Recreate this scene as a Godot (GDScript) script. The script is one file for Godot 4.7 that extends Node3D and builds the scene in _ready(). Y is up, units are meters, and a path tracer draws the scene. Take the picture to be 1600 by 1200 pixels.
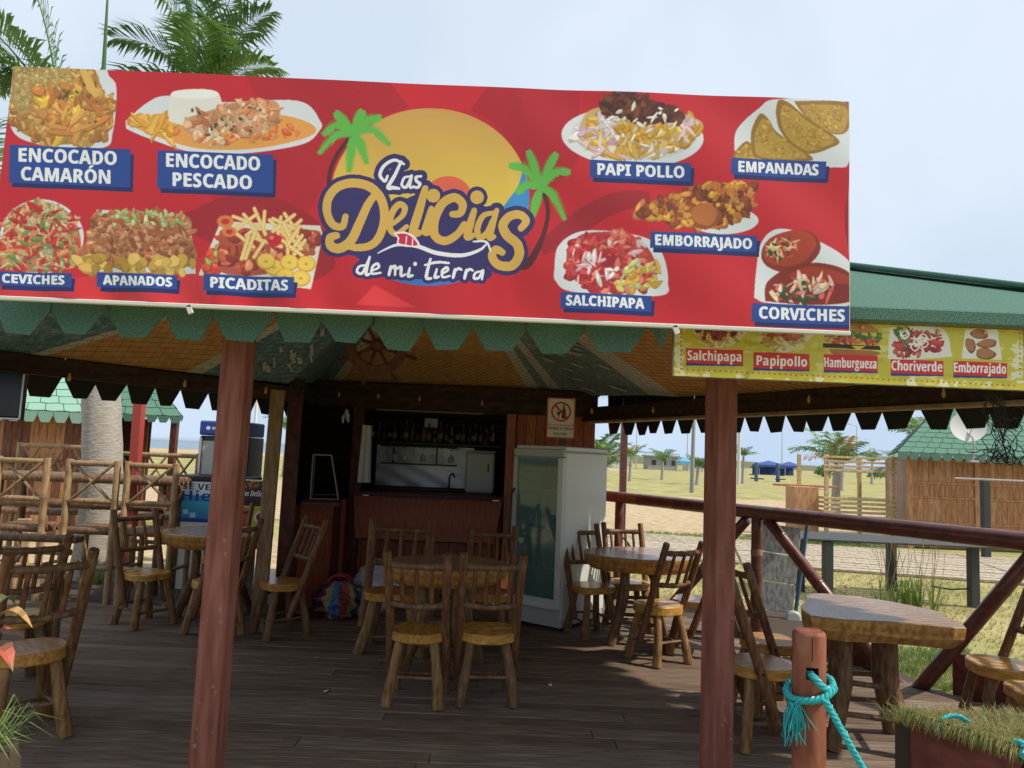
extends Node3D
# A beach restaurant pavilion: open timber deck under a green felt roof, printed banners on the front eave, bar hut at the back.

const DECK := 0.12
var M := {}
var used_names := {}
var rng := RandomNumberGenerator.new()

func _ready() -> void:
	rng.seed = 20240611
	# ---- camera
	var cam := Camera3D.new()
	cam.name = "camera"
	cam.position = Vector3(0, 1.67, 0)
	cam.rotation_degrees = Vector3(5.5, 0, 2.4)
	cam.fov = 54.9
	cam.near = 0.05
	cam.far = 3000.0
	cam.current = true
	add_child(cam)
	# ---- sky, air and exposure
	var env := Environment.new()
	env.background_mode = Environment.BG_SKY
	var sm := ProceduralSkyMaterial.new()
	sm.sky_top_color = Color(0.765, 0.815, 0.87)
	sm.sky_horizon_color = Color(0.70, 0.78, 0.87)
	sm.sky_curve = 0.16
	sm.ground_horizon_color = Color(0.70, 0.74, 0.78)
	sm.ground_bottom_color = Color(0.42, 0.40, 0.36)
	sm.sky_cover = cloud_cover()
	sm.sky_cover_modulate = Color(1, 1, 1, 0.75)
	sm.sun_angle_max = 24.0
	sm.sun_curve = 0.12
	var sky := Sky.new()
	sky.sky_material = sm
	env.sky = sky
	env.background_energy_multiplier = 1.0
	env.tonemap_mode = Environment.TONE_MAPPER_LINEAR
	env.tonemap_exposure = 1.24
	env.sdfgi_enabled = true
	env.ssao_enabled = true
	env.ssil_enabled = true
	var we := WorldEnvironment.new()
	we.name = "world_environment"
	we.environment = env
	add_child(we)
	# ---- hazy sun, high on the right and a little in front
	var sun := DirectionalLight3D.new()
	sun.name = "sun"
	sun.light_energy = 1.2
	sun.light_color = Color(1.0, 0.955, 0.88)
	sun.light_angular_distance = 1.6
	sun.shadow_enabled = true
	add_child(sun)
	sun.look_at_from_position(Vector3(0.80, 0.92, 0.20), Vector3.ZERO, Vector3.UP)

	make_materials()
	build_ground()
	build_pavilion()
	build_bar()
	build_banners()
	build_furniture()
	build_small_things()
	build_outside_left()
	build_outside_right()
	build_palms()

func cloud_cover() -> ImageTexture:
	var n := FastNoiseLite.new()
	n.seed = 5
	n.frequency = 0.008
	n.fractal_octaves = 5
	var im := n.get_seamless_image(1024, 512)
	im.convert(Image.FORMAT_RGBA8)
	var o := Image.create(1024, 512, false, Image.FORMAT_RGBA8)
	for y in 512:
		for x in 1024:
			var v := im.get_pixel(x, y).r
			var a := clampf((v - 0.40) * 2.6, 0.0, 1.0)
			o.set_pixel(x, y, Color(0.36, 0.345, 0.33, a))
	return ImageTexture.create_from_image(o)

# ------------------------------------------------------------------ naming
func numbered(called: String) -> String:
	var n: int = used_names.get(called, 0)
	used_names[called] = n + 1
	return called if n == 0 else "%s_%03d" % [called, n]

func thing(called: String, label: String, category: String, at := Vector3.ZERO, turn := 0.0, group := "") -> Node3D:
	var o := Node3D.new()
	o.name = numbered(called)
	add_child(o)
	o.position = at
	o.rotation.y = turn
	tag(o, label, category, group)
	return o

func tag(o: Node, label: String, category := "", group := "", kind := "") -> void:
	if label: o.set_meta("label", label)
	if category: o.set_meta("category", category)
	if group: o.set_meta("group", group)
	if kind: o.set_meta("kind", kind)

func part(called: String, mesh: Mesh, mat: Material, parent: Node, at := Vector3.ZERO, basis := Basis.IDENTITY) -> MeshInstance3D:
	var o := MeshInstance3D.new()
	o.name = called
	o.mesh = mesh
	o.material_override = mat
	parent.add_child(o, true)
	o.transform = Transform3D(basis, at)
	return o

func solo(called: String, mesh: Mesh, mat: Material, label: String, category: String, at := Vector3.ZERO, basis := Basis.IDENTITY, group := "") -> MeshInstance3D:
	var o := part(numbered(called), mesh, mat, self, at, basis)
	tag(o, label, category, group)
	return o

func structure(called: String, mesh: Mesh, mat: Material, at := Vector3.ZERO, basis := Basis.IDENTITY) -> MeshInstance3D:
	var o := part(numbered(called), mesh, mat, self, at, basis)
	o.set_meta("kind", "structure")
	return o

# ------------------------------------------------------------------ mesh tools
func begin() -> SurfaceTool:
	var st := SurfaceTool.new()
	st.begin(Mesh.PRIMITIVE_TRIANGLES)
	return st

func done(st: SurfaceTool, smooth := false) -> ArrayMesh:
	if not smooth:
		st.generate_normals()
	st.index()
	return st.commit()

func tri(st: SurfaceTool, a: Vector3, b: Vector3, c: Vector3) -> void:
	st.set_smooth_group(-1)
	st.add_vertex(a); st.add_vertex(b); st.add_vertex(c)

func quad(st: SurfaceTool, a: Vector3, b: Vector3, c: Vector3, d: Vector3) -> void:
	tri(st, a, b, c); tri(st, a, c, d)

# box with chamfered edges; c centre, s size, b turn
func cbox(st: SurfaceTool, c: Vector3, s: Vector3, b := Basis.IDENTITY, ch := 0.006) -> void:
	var h := s * 0.5
	var k := minf(ch, minf(h.x, minf(h.y, h.z)) * 0.45)
	var p := []
	for sx in [-1.0, 1.0]:
		for sy in [-1.0, 1.0]:
			for sz in [-1.0, 1.0]:
				p.append([c + b * Vector3(sx * h.x, sy * (h.y - k), sz * (h.z - k)), c + b * Vector3(sx * (h.x - k), sy * h.y, sz * (h.z - k)), c + b * Vector3(sx * (h.x - k), sy * (h.y - k), sz * h.z)])
	# faces: index = x*4+y*2+z
	var f := func(i, j, k2, l, ax):
		quad(st, p[i][ax], p[j][ax], p[k2][ax], p[l][ax])
	f.call(4, 6, 7, 5, 0); f.call(0, 1, 3, 2, 0)
	f.call(2, 3, 7, 6, 1); f.call(0, 4, 5, 1, 1)
	f.call(1, 5, 7, 3, 2); f.call(0, 2, 6, 4, 2)
	for e in [[0, 1, 0, 1], [2, 3, 0, 1], [4, 5, 0, 1], [6, 7, 0, 1], [0, 2, 0, 2], [1, 3, 0, 2], [4, 6, 0, 2], [5, 7, 0, 2], [0, 4, 1, 2], [1, 5, 1, 2], [2, 6, 1, 2], [3, 7, 1, 2]]:
		quad(st, p[e[0]][e[2]], p[e[1]][e[2]], p[e[1]][e[3]], p[e[0]][e[3]])
	for i in 8:
		tri(st, p[i][0], p[i][1], p[i][2])

func box_mesh(s: Vector3, ch := 0.006) -> ArrayMesh:
	var st := begin()
	cbox(st, Vector3.ZERO, s, Basis.IDENTITY, ch)
	return done(st)

func frame_of(d: Vector3) -> Basis:
	var y := d.normalized()
	var x := y.cross(Vector3(0.13, 0.21, 0.97) if absf(y.z) < 0.9 else Vector3(0.1, 0.99, 0)).normalized()
	return Basis(x, y, x.cross(y))

# a run of rings (centre, radius) swept into a smooth tube with flat ends
func rings(st: SurfaceTool, pts: Array, rad: Array, seg := 8, caps := true) -> void:
	var n := pts.size()
	var rows := []
	var bas: Basis
	for i in n:
		var d: Vector3 = (pts[mini(i + 1, n - 1)] - pts[maxi(i - 1, 0)])
		if d.length() < 1e-6: d = Vector3.UP
		if i == 0:
			bas = frame_of(d)
		else:
			var y := d.normalized()
			var x := (bas.x - y * bas.x.dot(y)).normalized()
			bas = Basis(x, y, x.cross(y))
		var row := []
		for k in seg:
			var a := TAU * k / seg
			row.append(pts[i] + (bas.x * cos(a) + bas.z * sin(a)) * rad[i])
		rows.append(row)
	st.set_smooth_group(0)
	for i in n - 1:
		for k in seg:
			var k2 := (k + 1) % seg
			st.set_smooth_group(1)
			for v in [rows[i][k], rows[i + 1][k], rows[i + 1][k2], rows[i][k], rows[i + 1][k2], rows[i][k2]]:
				st.add_vertex(v)
	if caps:
		for e in [0, n - 1]:
			st.set_smooth_group(-1)
			for k in seg:
				var k2 := (k + 1) % seg
				if e == 0:
					tri(st, pts[0], rows[0][k], rows[0][k2])
				else:
					tri(st, pts[e], rows[e][k2], rows[e][k])

func tube(st: SurfaceTool, a: Vector3, b: Vector3, r0: float, r1: float, seg := 8) -> void:
	rings(st, [a, b], [r0, r1], seg)

# a bamboo or log pole with swollen joints
func pole(st: SurfaceTool, a: Vector3, b: Vector3, r0: float, r1: float, joint := 0.22, seg := 9, bulge := 0.09, bend := 0.0) -> void:
	var L := a.distance_to(b)
	var pts := []
	var rad := []
	var side := frame_of(b - a).x * bend
	var put := func(t: float, k: float):
		pts.append(a.lerp(b, t) + side * sin(PI * t))
		rad.append(lerpf(r0, r1, t) * k)
	put.call(0.0, 0.93)
	put.call(0.006 / L, 1.0)
	var s := joint * rng.randf_range(0.35, 0.9)
	while s < L - 0.05:
		put.call((s - 0.014) / L, 1.0)
		put.call((s - 0.003) / L, 1.0 + bulge)
		put.call((s + 0.001) / L, 1.0 - bulge * 0.35)
		put.call((s + 0.006) / L, 1.0 + bulge * 0.75)
		put.call((s + 0.016) / L, 1.0)
		s += joint * rng.randf_range(0.8, 1.2)
	put.call(1.0 - 0.006 / L, 1.0)
	put.call(1.0, 0.92)
	rings(st, pts, rad, seg)

func pole_mesh(a: Vector3, b: Vector3, r0: float, r1: float, joint := 0.22, seg := 9, bulge := 0.09, bend := 0.0) -> ArrayMesh:
	var st := begin()
	pole(st, a, b, r0, r1, joint, seg, bulge, bend)
	return done(st)

# polygon in x,y pulled out along z by depth (centred), optional shrink of the edge for a soft rim
func prism(st: SurfaceTool, poly: PackedVector2Array, depth: float, t := Transform3D.IDENTITY, rim := 0.0) -> void:
	var pg := poly
	if Geometry2D.is_polygon_clockwise(pg):
		pg = pg.duplicate()
		pg.reverse()
	var idx := Geometry2D.triangulate_polygon(pg)
	var inner := PackedVector2Array()
	var n := pg.size()
	for i in n:
		var a := pg[(i + n - 1) % n]
		var b := pg[i]
		var c := pg[(i + 1) % n]
		var d := ((b - a).normalized() + (c - b).normalized()).normalized()
		inner.append(b - Vector2(d.y, -d.x) * rim)
	var h := depth * 0.5
	for i in range(0, idx.size(), 3):
		for z in [h, -h]:
			var v := []
			for j in 3:
				var q := inner[idx[i + j]]
				v.append(t * Vector3(q.x, q.y, z))
			if z > 0: tri(st, v[0], v[2], v[1])
			else: tri(st, v[0], v[1], v[2])
	for i in n:
		var j := (i + 1) % n
		var o1 := Vector3(pg[i].x, pg[i].y, 0)
		var o2 := Vector3(pg[j].x, pg[j].y, 0)
		var zz := Vector3(0, 0, h - rim)
		quad(st, t * (o1 - zz), t * (o1 + zz), t * (o2 + zz), t * (o2 - zz))
		if rim > 0.0:
			for s in [1.0, -1.0]:
				quad(st, t * (o1 + zz * s), t * Vector3(inner[i].x, inner[i].y, h * s), t * Vector3(inner[j].x, inner[j].y, h * s), t * (o2 + zz * s))

func prism_mesh(poly: PackedVector2Array, depth: float, t := Transform3D.IDENTITY, rim := 0.0) -> ArrayMesh:
	var st := begin()
	prism(st, poly, depth, t, rim)
	return done(st)

func turn_to(d: Vector3) -> float:
	return atan2(d.x, d.z)

# ------------------------------------------------------------------ materials
func noise_tex(seed_: int, freq: float, a: Color, b: Color, c: Color, size := 256, oct := 4, kind := FastNoiseLite.TYPE_SIMPLEX_SMOOTH) -> NoiseTexture2D:
	var n := FastNoiseLite.new()
	n.seed = seed_
	n.frequency = freq
	n.noise_type = kind
	n.fractal_octaves = oct
	var t := NoiseTexture2D.new()
	t.width = size
	t.height = size
	t.seamless = true
	t.noise = n
	var g := Gradient.new()
	g.offsets = PackedFloat32Array([0.15, 0.5, 0.85])
	g.colors = PackedColorArray([a, b, c])
	t.color_ramp = g
	return t

func grey_tex(seed_: int, freq: float, size := 256, oct := 4) -> NoiseTexture2D:
	return noise_tex(seed_, freq, Color.BLACK, Color(0.5, 0.5, 0.5), Color.WHITE, size, oct)

# colours here are linear base colours
func lin(r: float, g: float, b: float) -> Color:
	return Color(r, g, b).linear_to_srgb()

func mat(called: String, lo: Color, mid: Color, hi: Color, rough := 0.8, scale := Vector3(1, 1, 1), freq := 0.02, bump := 0.0, seed_ := 1, world := false) -> StandardMaterial3D:
	var m := StandardMaterial3D.new()
	m.resource_name = called
	m.albedo_texture = noise_tex(seed_, freq, lo, mid, hi)
	m.roughness = rough
	m.metallic_specular = 0.5 if rough < 0.35 else 0.3
	m.uv1_triplanar = true
	m.uv1_world_triplanar = world
	m.uv1_scale = scale
	if bump > 0.0:
		m.heightmap_enabled = true
		m.heightmap_texture = grey_tex(seed_ + 50, freq * 1.6)
		m.heightmap_scale = bump
	M[called] = m
	return m

func plain(called: String, c: Color, rough := 0.6, metal := 0.0) -> StandardMaterial3D:
	var m := StandardMaterial3D.new()
	m.resource_name = called
	m.albedo_color = c
	m.roughness = rough
	m.metallic = metal
	M[called] = m
	return m

func vary(m: StandardMaterial3D) -> StandardMaterial3D:
	m.vertex_color_use_as_albedo = true
	return m

func make_materials() -> void:
	mat("deck", lin(0.11, 0.074, 0.053), lin(0.175, 0.125, 0.093), lin(0.24, 0.18, 0.138), 0.78, Vector3(0.5, 3, 9), 0.02, 0.12, 3)
	mat("deck_b", lin(0.09, 0.060, 0.042), lin(0.145, 0.10, 0.073), lin(0.20, 0.148, 0.112), 0.78, Vector3(0.5, 3, 9), 0.02, 0.12, 4)
	mat("deck_c", lin(0.13, 0.094, 0.070), lin(0.20, 0.15, 0.115), lin(0.265, 0.205, 0.16), 0.6, Vector3(0.5, 3, 9), 0.02, 0.12, 5)
	mat("red_paint", lin(0.165, 0.056, 0.042), lin(0.235, 0.084, 0.065), lin(0.285, 0.118, 0.095), 0.6, Vector3(5, 0.5, 5), 0.02, 0.06, 6)
	mat("dark_red", lin(0.055, 0.018, 0.014), lin(0.085, 0.027, 0.020), lin(0.12, 0.042, 0.032), 0.45, Vector3(3, 1.2, 3), 0.02, 0.06, 7)
	mat("rail_red", lin(0.075, 0.022, 0.017), lin(0.115, 0.033, 0.025), lin(0.16, 0.055, 0.042), 0.32, Vector3(2, 2, 2), 0.02, 0.05, 8)
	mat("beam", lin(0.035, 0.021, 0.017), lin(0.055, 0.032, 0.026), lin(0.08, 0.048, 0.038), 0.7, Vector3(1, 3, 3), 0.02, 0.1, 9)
	mat("bar_wood", lin(0.25, 0.062, 0.034), lin(0.33, 0.09, 0.048), lin(0.40, 0.125, 0.07), 0.42, Vector3(8, 0.8, 8), 0.02, 0.08, 10)
	mat("bar_wood_b", lin(0.25, 0.072, 0.038), lin(0.33, 0.105, 0.054), lin(0.41, 0.145, 0.078), 0.42, Vector3(8, 0.8, 8), 0.02, 0.08, 11)
	mat("orange_wood", lin(0.28, 0.105, 0.045), lin(0.37, 0.15, 0.066), lin(0.46, 0.2, 0.095), 0.5, Vector3(8, 0.8, 8), 0.02, 0.08, 12)
	mat("felt", lin(0.058, 0.128, 0.103), lin(0.082, 0.170, 0.138), lin(0.125, 0.225, 0.188), 0.95, Vector3(4, 4, 4), 0.09, 0.25, 13)
	mat("seat_wood", lin(0.34, 0.155, 0.03), lin(0.50, 0.255, 0.055), lin(0.62, 0.36, 0.10), 0.26, Vector3(2.2, 6, 2.2), 0.02, 0.03, 14)
	mat("slab_top", lin(0.22, 0.125, 0.068), lin(0.31, 0.19, 0.11), lin(0.41, 0.27, 0.17), 0.22, Vector3(1.4, 2, 6), 0.02, 0.03, 15)
	mat("slab_edge", lin(0.22, 0.095, 0.026), lin(0.38, 0.185, 0.05), lin(0.54, 0.31, 0.095), 0.32, Vector3(4, 4, 4), 0.02, 0.08, 16)
	mat("log_leg", lin(0.14, 0.066, 0.027), lin(0.265, 0.14, 0.057), lin(0.40, 0.24, 0.105), 0.48, Vector3(7, 1.4, 7), 0.02, 0.08, 17)
	mat("log_leg_b", lin(0.10, 0.051, 0.025), lin(0.175, 0.095, 0.046), lin(0.275, 0.16, 0.08), 0.48, Vector3(7, 1.4, 7), 0.02, 0.08, 18)
	mat("stile", lin(0.09, 0.038, 0.019), lin(0.175, 0.080, 0.038), lin(0.275, 0.145, 0.07), 0.44, Vector3(7, 1.4, 7), 0.02, 0.08, 19)
	mat("bamboo", lin(0.20, 0.12, 0.06), lin(0.31, 0.20, 0.10), lin(0.42, 0.29, 0.15), 0.38, Vector3(5, 1, 5), 0.02, 0.05, 20)
	mat("bamboo_dark", lin(0.10, 0.055, 0.032), lin(0.175, 0.10, 0.056), lin(0.26, 0.165, 0.10), 0.38, Vector3(5, 1, 5), 0.02, 0.05, 21)
	mat("post_tan", lin(0.20, 0.13, 0.07), lin(0.28, 0.185, 0.105), lin(0.35, 0.24, 0.14), 0.6, Vector3(6, 0.8, 6), 0.02, 0.08, 22)
	mat("hut_plank", lin(0.31, 0.14, 0.066), lin(0.42, 0.205, 0.10), lin(0.51, 0.27, 0.14), 0.7, Vector3(3, 0.5, 3), 0.02, 0.06, 23)
	mat("hut_plank_b", lin(0.36, 0.18, 0.09), lin(0.47, 0.25, 0.13), lin(0.55, 0.31, 0.17), 0.7, Vector3(3, 0.5, 3), 0.02, 0.06, 24)
	mat("hut_brown", lin(0.12, 0.05, 0.032), lin(0.17, 0.072, 0.046), lin(0.23, 0.105, 0.066), 0.7, Vector3(3, 0.5, 3), 0.02, 0.06, 25)
	mat("pine", lin(0.42, 0.29, 0.14), lin(0.53, 0.38, 0.20), lin(0.62, 0.47, 0.27), 0.7, Vector3(2, 2, 2), 0.02, 0.04, 26)
	mat("boardwalk", lin(0.30, 0.245, 0.18), lin(0.44, 0.375, 0.285), lin(0.56, 0.49, 0.39), 0.85, Vector3(2, 2, 2), 0.02, 0.08, 27)
	mat("shingle", lin(0.075, 0.165, 0.122), lin(0.105, 0.21, 0.16), lin(0.14, 0.26, 0.20), 0.95, Vector3(3, 3, 3), 0.08, 0.2, 28)
	mat("mint_shingle", lin(0.22, 0.40, 0.31), lin(0.27, 0.47, 0.37), lin(0.33, 0.54, 0.43), 0.95, Vector3(3, 3, 3), 0.08, 0.2, 29)
	mat("paint_orange", lin(0.56, 0.27, 0.10), lin(0.66, 0.34, 0.135), lin(0.72, 0.43, 0.21), 0.85, Vector3(1.6, 1.6, 1.6), 0.02, 0.04, 30)
	mat("paint_blue", lin(0.11, 0.20, 0.28), lin(0.16, 0.27, 0.36), lin(0.36, 0.45, 0.52), 0.85, Vector3(1.8, 1.8, 1.8), 0.03, 0.04, 31)
	mat("paint_teal", lin(0.16, 0.235, 0.26), lin(0.225, 0.31, 0.335), lin(0.40, 0.47, 0.48), 0.85, Vector3(1.8, 1.8, 1.8), 0.03, 0.04, 32)
	mat("paint_white", lin(0.48, 0.46, 0.40), lin(0.66, 0.63, 0.56), lin(0.74, 0.72, 0.66), 0.85, Vector3(3, 3, 3), 0.03, 0.04, 33)
	mat("trunk", lin(0.26, 0.24, 0.21), lin(0.36, 0.335, 0.295), lin(0.46, 0.43, 0.385), 0.9, Vector3(1.2, 5, 1.2), 0.03, 0.4, 34)
	mat("sand", lin(0.36, 0.27, 0.165), lin(0.45, 0.345, 0.215), lin(0.53, 0.42, 0.275), 0.95, Vector3(0.35, 0.35, 0.35), 0.03, 1.2, 35, true)
	mat("field", lin(0.21, 0.215, 0.075), lin(0.33, 0.305, 0.125), lin(0.43, 0.375, 0.18), 0.95, Vector3(0.06, 0.06, 0.06), 0.035, 1.0, 36, true)
	mat("bollard", lin(0.17, 0.055, 0.034), lin(0.24, 0.085, 0.054), lin(0.30, 0.125, 0.085), 0.6, Vector3(3, 0.8, 3), 0.02, 0.08, 37)
	mat("planter", lin(0.10, 0.03, 0.025), lin(0.145, 0.042, 0.035), lin(0.20, 0.07, 0.058), 0.6, Vector3(2, 2, 2), 0.02, 0.08, 38)
	mat("weathered", lin(0.17, 0.165, 0.155), lin(0.27, 0.265, 0.25), lin(0.38, 0.37, 0.35), 0.8, Vector3(3, 1, 3), 0.03, 0.1, 39)
	mat("sea", lin(0.13, 0.20, 0.27), lin(0.16, 0.235, 0.31), lin(0.19, 0.27, 0.35), 0.35, Vector3(0.02, 0.02, 0.02), 0.03, 0.0, 40, true)
	mat("seat_wood_b", lin(0.27, 0.11, 0.022), lin(0.41, 0.19, 0.04), lin(0.55, 0.30, 0.08), 0.28, Vector3(6, 5, 1.2), 0.02, 0.03, 62)
	plain("chip", lin(0.24, 0.15, 0.13), 0.8)
	plain("white_enamel", lin(0.62, 0.64, 0.60), 0.32)
	plain("grey_enamel", lin(0.42, 0.44, 0.41), 0.4)
	plain("black", lin(0.012, 0.012, 0.013), 0.45)
	plain("black_rubber", lin(0.018, 0.018, 0.018), 0.7)
	plain("charcoal", lin(0.035, 0.037, 0.038), 0.55)
	plain("steel", lin(0.55, 0.56, 0.57), 0.28, 1.0)
	plain("foil", lin(0.42, 0.42, 0.41), 0.36, 0.75)
	plain("screen", lin(0.008, 0.010, 0.014), 0.18)
	plain("rope", lin(0.02, 0.36, 0.39), 0.75)
	plain("rope_fleck", lin(0.65, 0.75, 0.75), 0.75)
	plain("net", lin(0.018, 0.016, 0.014), 0.85)
	plain("bulb", lin(0.62, 0.34, 0.06), 0.3)
	plain("dish_white", lin(0.66, 0.67, 0.68), 0.45)
	plain("soil", lin(0.06, 0.042, 0.03), 0.95)
	plain("blue_metal", lin(0.05, 0.11, 0.20), 0.5)
	plain("blue_tarp", lin(0.03, 0.075, 0.30), 0.6)
	plain("sky_tarp", lin(0.10, 0.36, 0.60), 0.6)
	plain("red_tarp", lin(0.45, 0.09, 0.07), 0.6)
	plain("far_white", lin(0.60, 0.59, 0.55), 0.8)
	plain("far_grey", lin(0.30, 0.30, 0.29), 0.8)
	plain("pole_grey", lin(0.40, 0.41, 0.41), 0.6)
	plain("red_post", lin(0.36, 0.045, 0.032), 0.5)
	plain("label_paper", lin(0.62, 0.62, 0.58), 0.7)
	var g := plain("glass", Color(0.85, 0.93, 0.92, 0.16), 0.03)
	g.transparency = BaseMaterial3D.TRANSPARENCY_ALPHA
	var dg := plain("door_glass", Color(0.38, 0.52, 0.50, 0.5), 0.04)
	dg.transparency = BaseMaterial3D.TRANSPARENCY_ALPHA
	var bagm := plain("plastic_bag", Color(0.93, 0.94, 0.95, 0.45), 0.2)
	bagm.transparency = BaseMaterial3D.TRANSPARENCY_ALPHA
	for e in [["frond", 0.055, 0.125, 0.028], ["frond_b", 0.085, 0.165, 0.035], ["frond_dry", 0.30, 0.21, 0.075], ["grass_green", 0.13, 0.19, 0.045], ["grass_pale", 0.25, 0.25, 0.09], ["grass_dry", 0.33, 0.26, 0.12]]:
		var m := plain(e[0], lin(e[1], e[2], e[3]), 0.55)
		m.backlight_enabled = true
		m.backlight = Color(e[1], e[2], e[3]).linear_to_srgb()
		m.cull_mode = BaseMaterial3D.CULL_DISABLED
	var cr := plain("croton", Color(1, 1, 1), 0.4)
	cr.vertex_color_use_as_albedo = true
	var vc := plain("tinted", Color(1, 1, 1), 0.5)
	vc.vertex_color_use_as_albedo = true
	var vg := plain("tinted_glossy", Color(1, 1, 1), 0.12)
	vg.vertex_color_use_as_albedo = true

# ------------------------------------------------------------------ ground
func sheet(pts: Array, y: float) -> ArrayMesh:
	var pg := PackedVector2Array()
	for p in pts: pg.append(Vector2(p[0], p[1]))
	var st := begin()
	var idx := Geometry2D.triangulate_polygon(pg)
	for i in range(0, idx.size(), 3):
		var a := pg[idx[i]]
		var b := pg[idx[i + 1]]
		var c := pg[idx[i + 2]]
		var v := [Vector3(a.x, y, a.y), Vector3(b.x, y, b.y), Vector3(c.x, y, c.y)]
		if (b - a).cross(c - a) < 0: v.reverse()
		tri(st, v[0], v[1], v[2])
	return done(st)

func ragged(x0: float, x1: float, z0: float, z1: float, amp: float, n := 40) -> Array:
	var out := []
	for i in n + 1:
		var t := float(i) / n
		out.append([lerpf(x0, x1, t), z0 + rng.randf_range(-amp, amp)])
	for i in n + 1:
		var t := float(i) / n
		out.append([lerpf(x1, x0, t), z1 + rng.randf_range(-amp, amp)])
	return out

func build_ground() -> void:
	structure("ground", sheet([[-420, 40], [620, 40], [620, -420], [60, -420], [10, -170], [-420, -150]], 0.0), M.field)
	structure("sea", sheet([[-2800, -140], [2800, -140], [2800, -2900], [-2800, -2900]], -0.7), M.sea)
	structure("sand_strip", sheet(ragged(-60, 15, -17.3, -36, 0.9, 60), 0.006), M.sand)
	structure("beach", sheet(ragged(-120, 20, -110, -158, 1.5, 60), 0.006), M.sand)
	structure("sand_yard", sheet([[-16, -3.0], [-5.2, -3.0], [-5.2, -7.2], [-2.4, -7.2], [-2.3, -8.6], [-1.0, -10.5], [0.6, -12], [-4, -13.5], [-9, -14.5], [-16, -13]], 0.004), M.sand)
	var st := begin()
	var px := 30.0
	var prev := Vector3(px, -0.5, -390)
	var ph := 1.0
	while px < 520.0:
		var h := 2.6 + 1.6 * sin(px * 0.021) + rng.randf_range(-0.4, 0.4)
		var nx := px + 9.0
		quad(st, Vector3(px, -0.5, -390), Vector3(px, ph, -400), Vector3(nx, h, -400), Vector3(nx, -0.5, -390))
		quad(st, Vector3(px, ph, -400), Vector3(px, 0, -440), Vector3(nx, 0, -440), Vector3(nx, h, -400))
		px = nx
		ph = h
	mat("far_scrub", lin(0.10, 0.105, 0.06), lin(0.15, 0.145, 0.085), lin(0.20, 0.185, 0.11), 0.95, Vector3(0.1, 0.1, 0.1), 0.05, 0.0, 71, true)
	structure("far_hills", done(st), M.far_scrub)
	# short dry lawn right of the deck, and the green fringe along the boardwalk
	lawn("lawn_grass", "short dry yellowish lawn beside the deck railing", 34000, func(): 
		var z := rng.randf_range(-15.5, -3.6)
		return Vector3(rng.randf_range(maxf(1.2 + 0.6 * (8.61 + z) + 0.2, -1.0 - z * 0.06), 13.5), 0, z), 0.02, 0.06, M.grass_dry, 91)
	lawn("green_grass", "fresh green grass fringe along the sand and boardwalk", 7000, func():
		var z := rng.randf_range(-17.6, -15.4) if rng.randf() < 0.6 else rng.randf_range(-7.2, -5.0)
		return Vector3(rng.randf_range(0.5, 8.0) if z < -10 else rng.randf_range(2.2 - (z + 6.8) * 0.6 + 0.25, 4.2 - (z + 6.8) * 0.6), 0, z), 0.04, 0.10, M.grass_green, 92)

func lawn(called: String, label: String, count: int, spot: Callable, h0: float, h1: float, m: Material, sd: int) -> void:
	rng.seed = sd
	var st := begin()
	for i in 7:
		var a := rng.randf() * TAU
		var o := Vector3(cos(a), 0, sin(a)) * rng.randf_range(0.0, 0.03)
		var lean := Vector3(cos(a + 0.5), 0, sin(a + 0.5)) * rng.randf_range(0.2, 0.6)
		var w := Vector3(-sin(a), 0, cos(a)) * 0.05
		tri(st, o - w, o + w, o + lean + Vector3(0, rng.randf_range(0.6, 1.0), 0))
	var mm := MultiMesh.new()
	mm.transform_format = MultiMesh.TRANSFORM_3D
	mm.mesh = done(st)
	mm.instance_count = count
	for i in count:
		var p: Vector3 = spot.call()
		var h := rng.randf_range(h0, h1)
		mm.set_instance_transform(i, Transform3D(Basis(Vector3.UP, rng.randf() * TAU).scaled(Vector3(h * 1.1, h, h * 1.1)), p))
	var o := MultiMeshInstance3D.new()
	o.name = called
	o.multimesh = mm
	o.material_override = m
	add_child(o)
	tag(o, label, "grass", "", "stuff")

# ------------------------------------------------------------------ pavilion
const RIM := [[-4.3, -3.3, 2.27], [-3.37, -4.6, 2.2], [-3.19, -4.86, 2.2], [-3.14, -4.93, 2.2], [-2.55, -5.75, 2.21], [-2.47, -5.86, 2.21], [-1.99, -6.55, 2.22], [-2.2, -8.2, 2.38], [-2.01, -8.2, 2.4], [-1.89, -8.2, 2.4], [0.18, -8.2, 2.41], [0.32, -8.2, 2.41], [0.44, -8.2, 2.4], [0.57, -8.2, 2.39], [0.83, -8.2, 2.36], [1.33, -7.08, 2.3], [1.51, -6.67, 2.26], [2.41, -4.62, 2.2], [2.52, -4.38, 2.2], [3.0, -3.3, 2.27], [1.2, -3.3, 2.37], [1.0, -3.3, 2.37], [-0.7, -3.3, 2.37], [-0.9, -3.3, 2.37], [-2.6, -3.3, 2.37], [-2.8, -3.3, 2.37]]
const RIM_PAINT := ["blue", "blue", "white", "orange", "white", "blue", "blue", "blue", "white", "orange", "white", "teal", "white", "teal", "teal", "white", "orange", "white", "blue", "blue", "white", "orange", "white", "blue", "white", "orange"]

func line_box(a: Vector3, b: Vector3, w: float, h: float, ch := 0.008) -> ArrayMesh:
	# beam between two points (top edge at their height), w wide, h tall
	var st := begin()
	var d := b - a
	var z := d.normalized()
	var x := Vector3.UP.cross(z).normalized()
	cbox(st, (a + b) * 0.5 - Vector3(0, h * 0.5, 0), Vector3(w, h, d.length()), Basis(x, z.cross(x), z), ch)
	return done(st)

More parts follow.
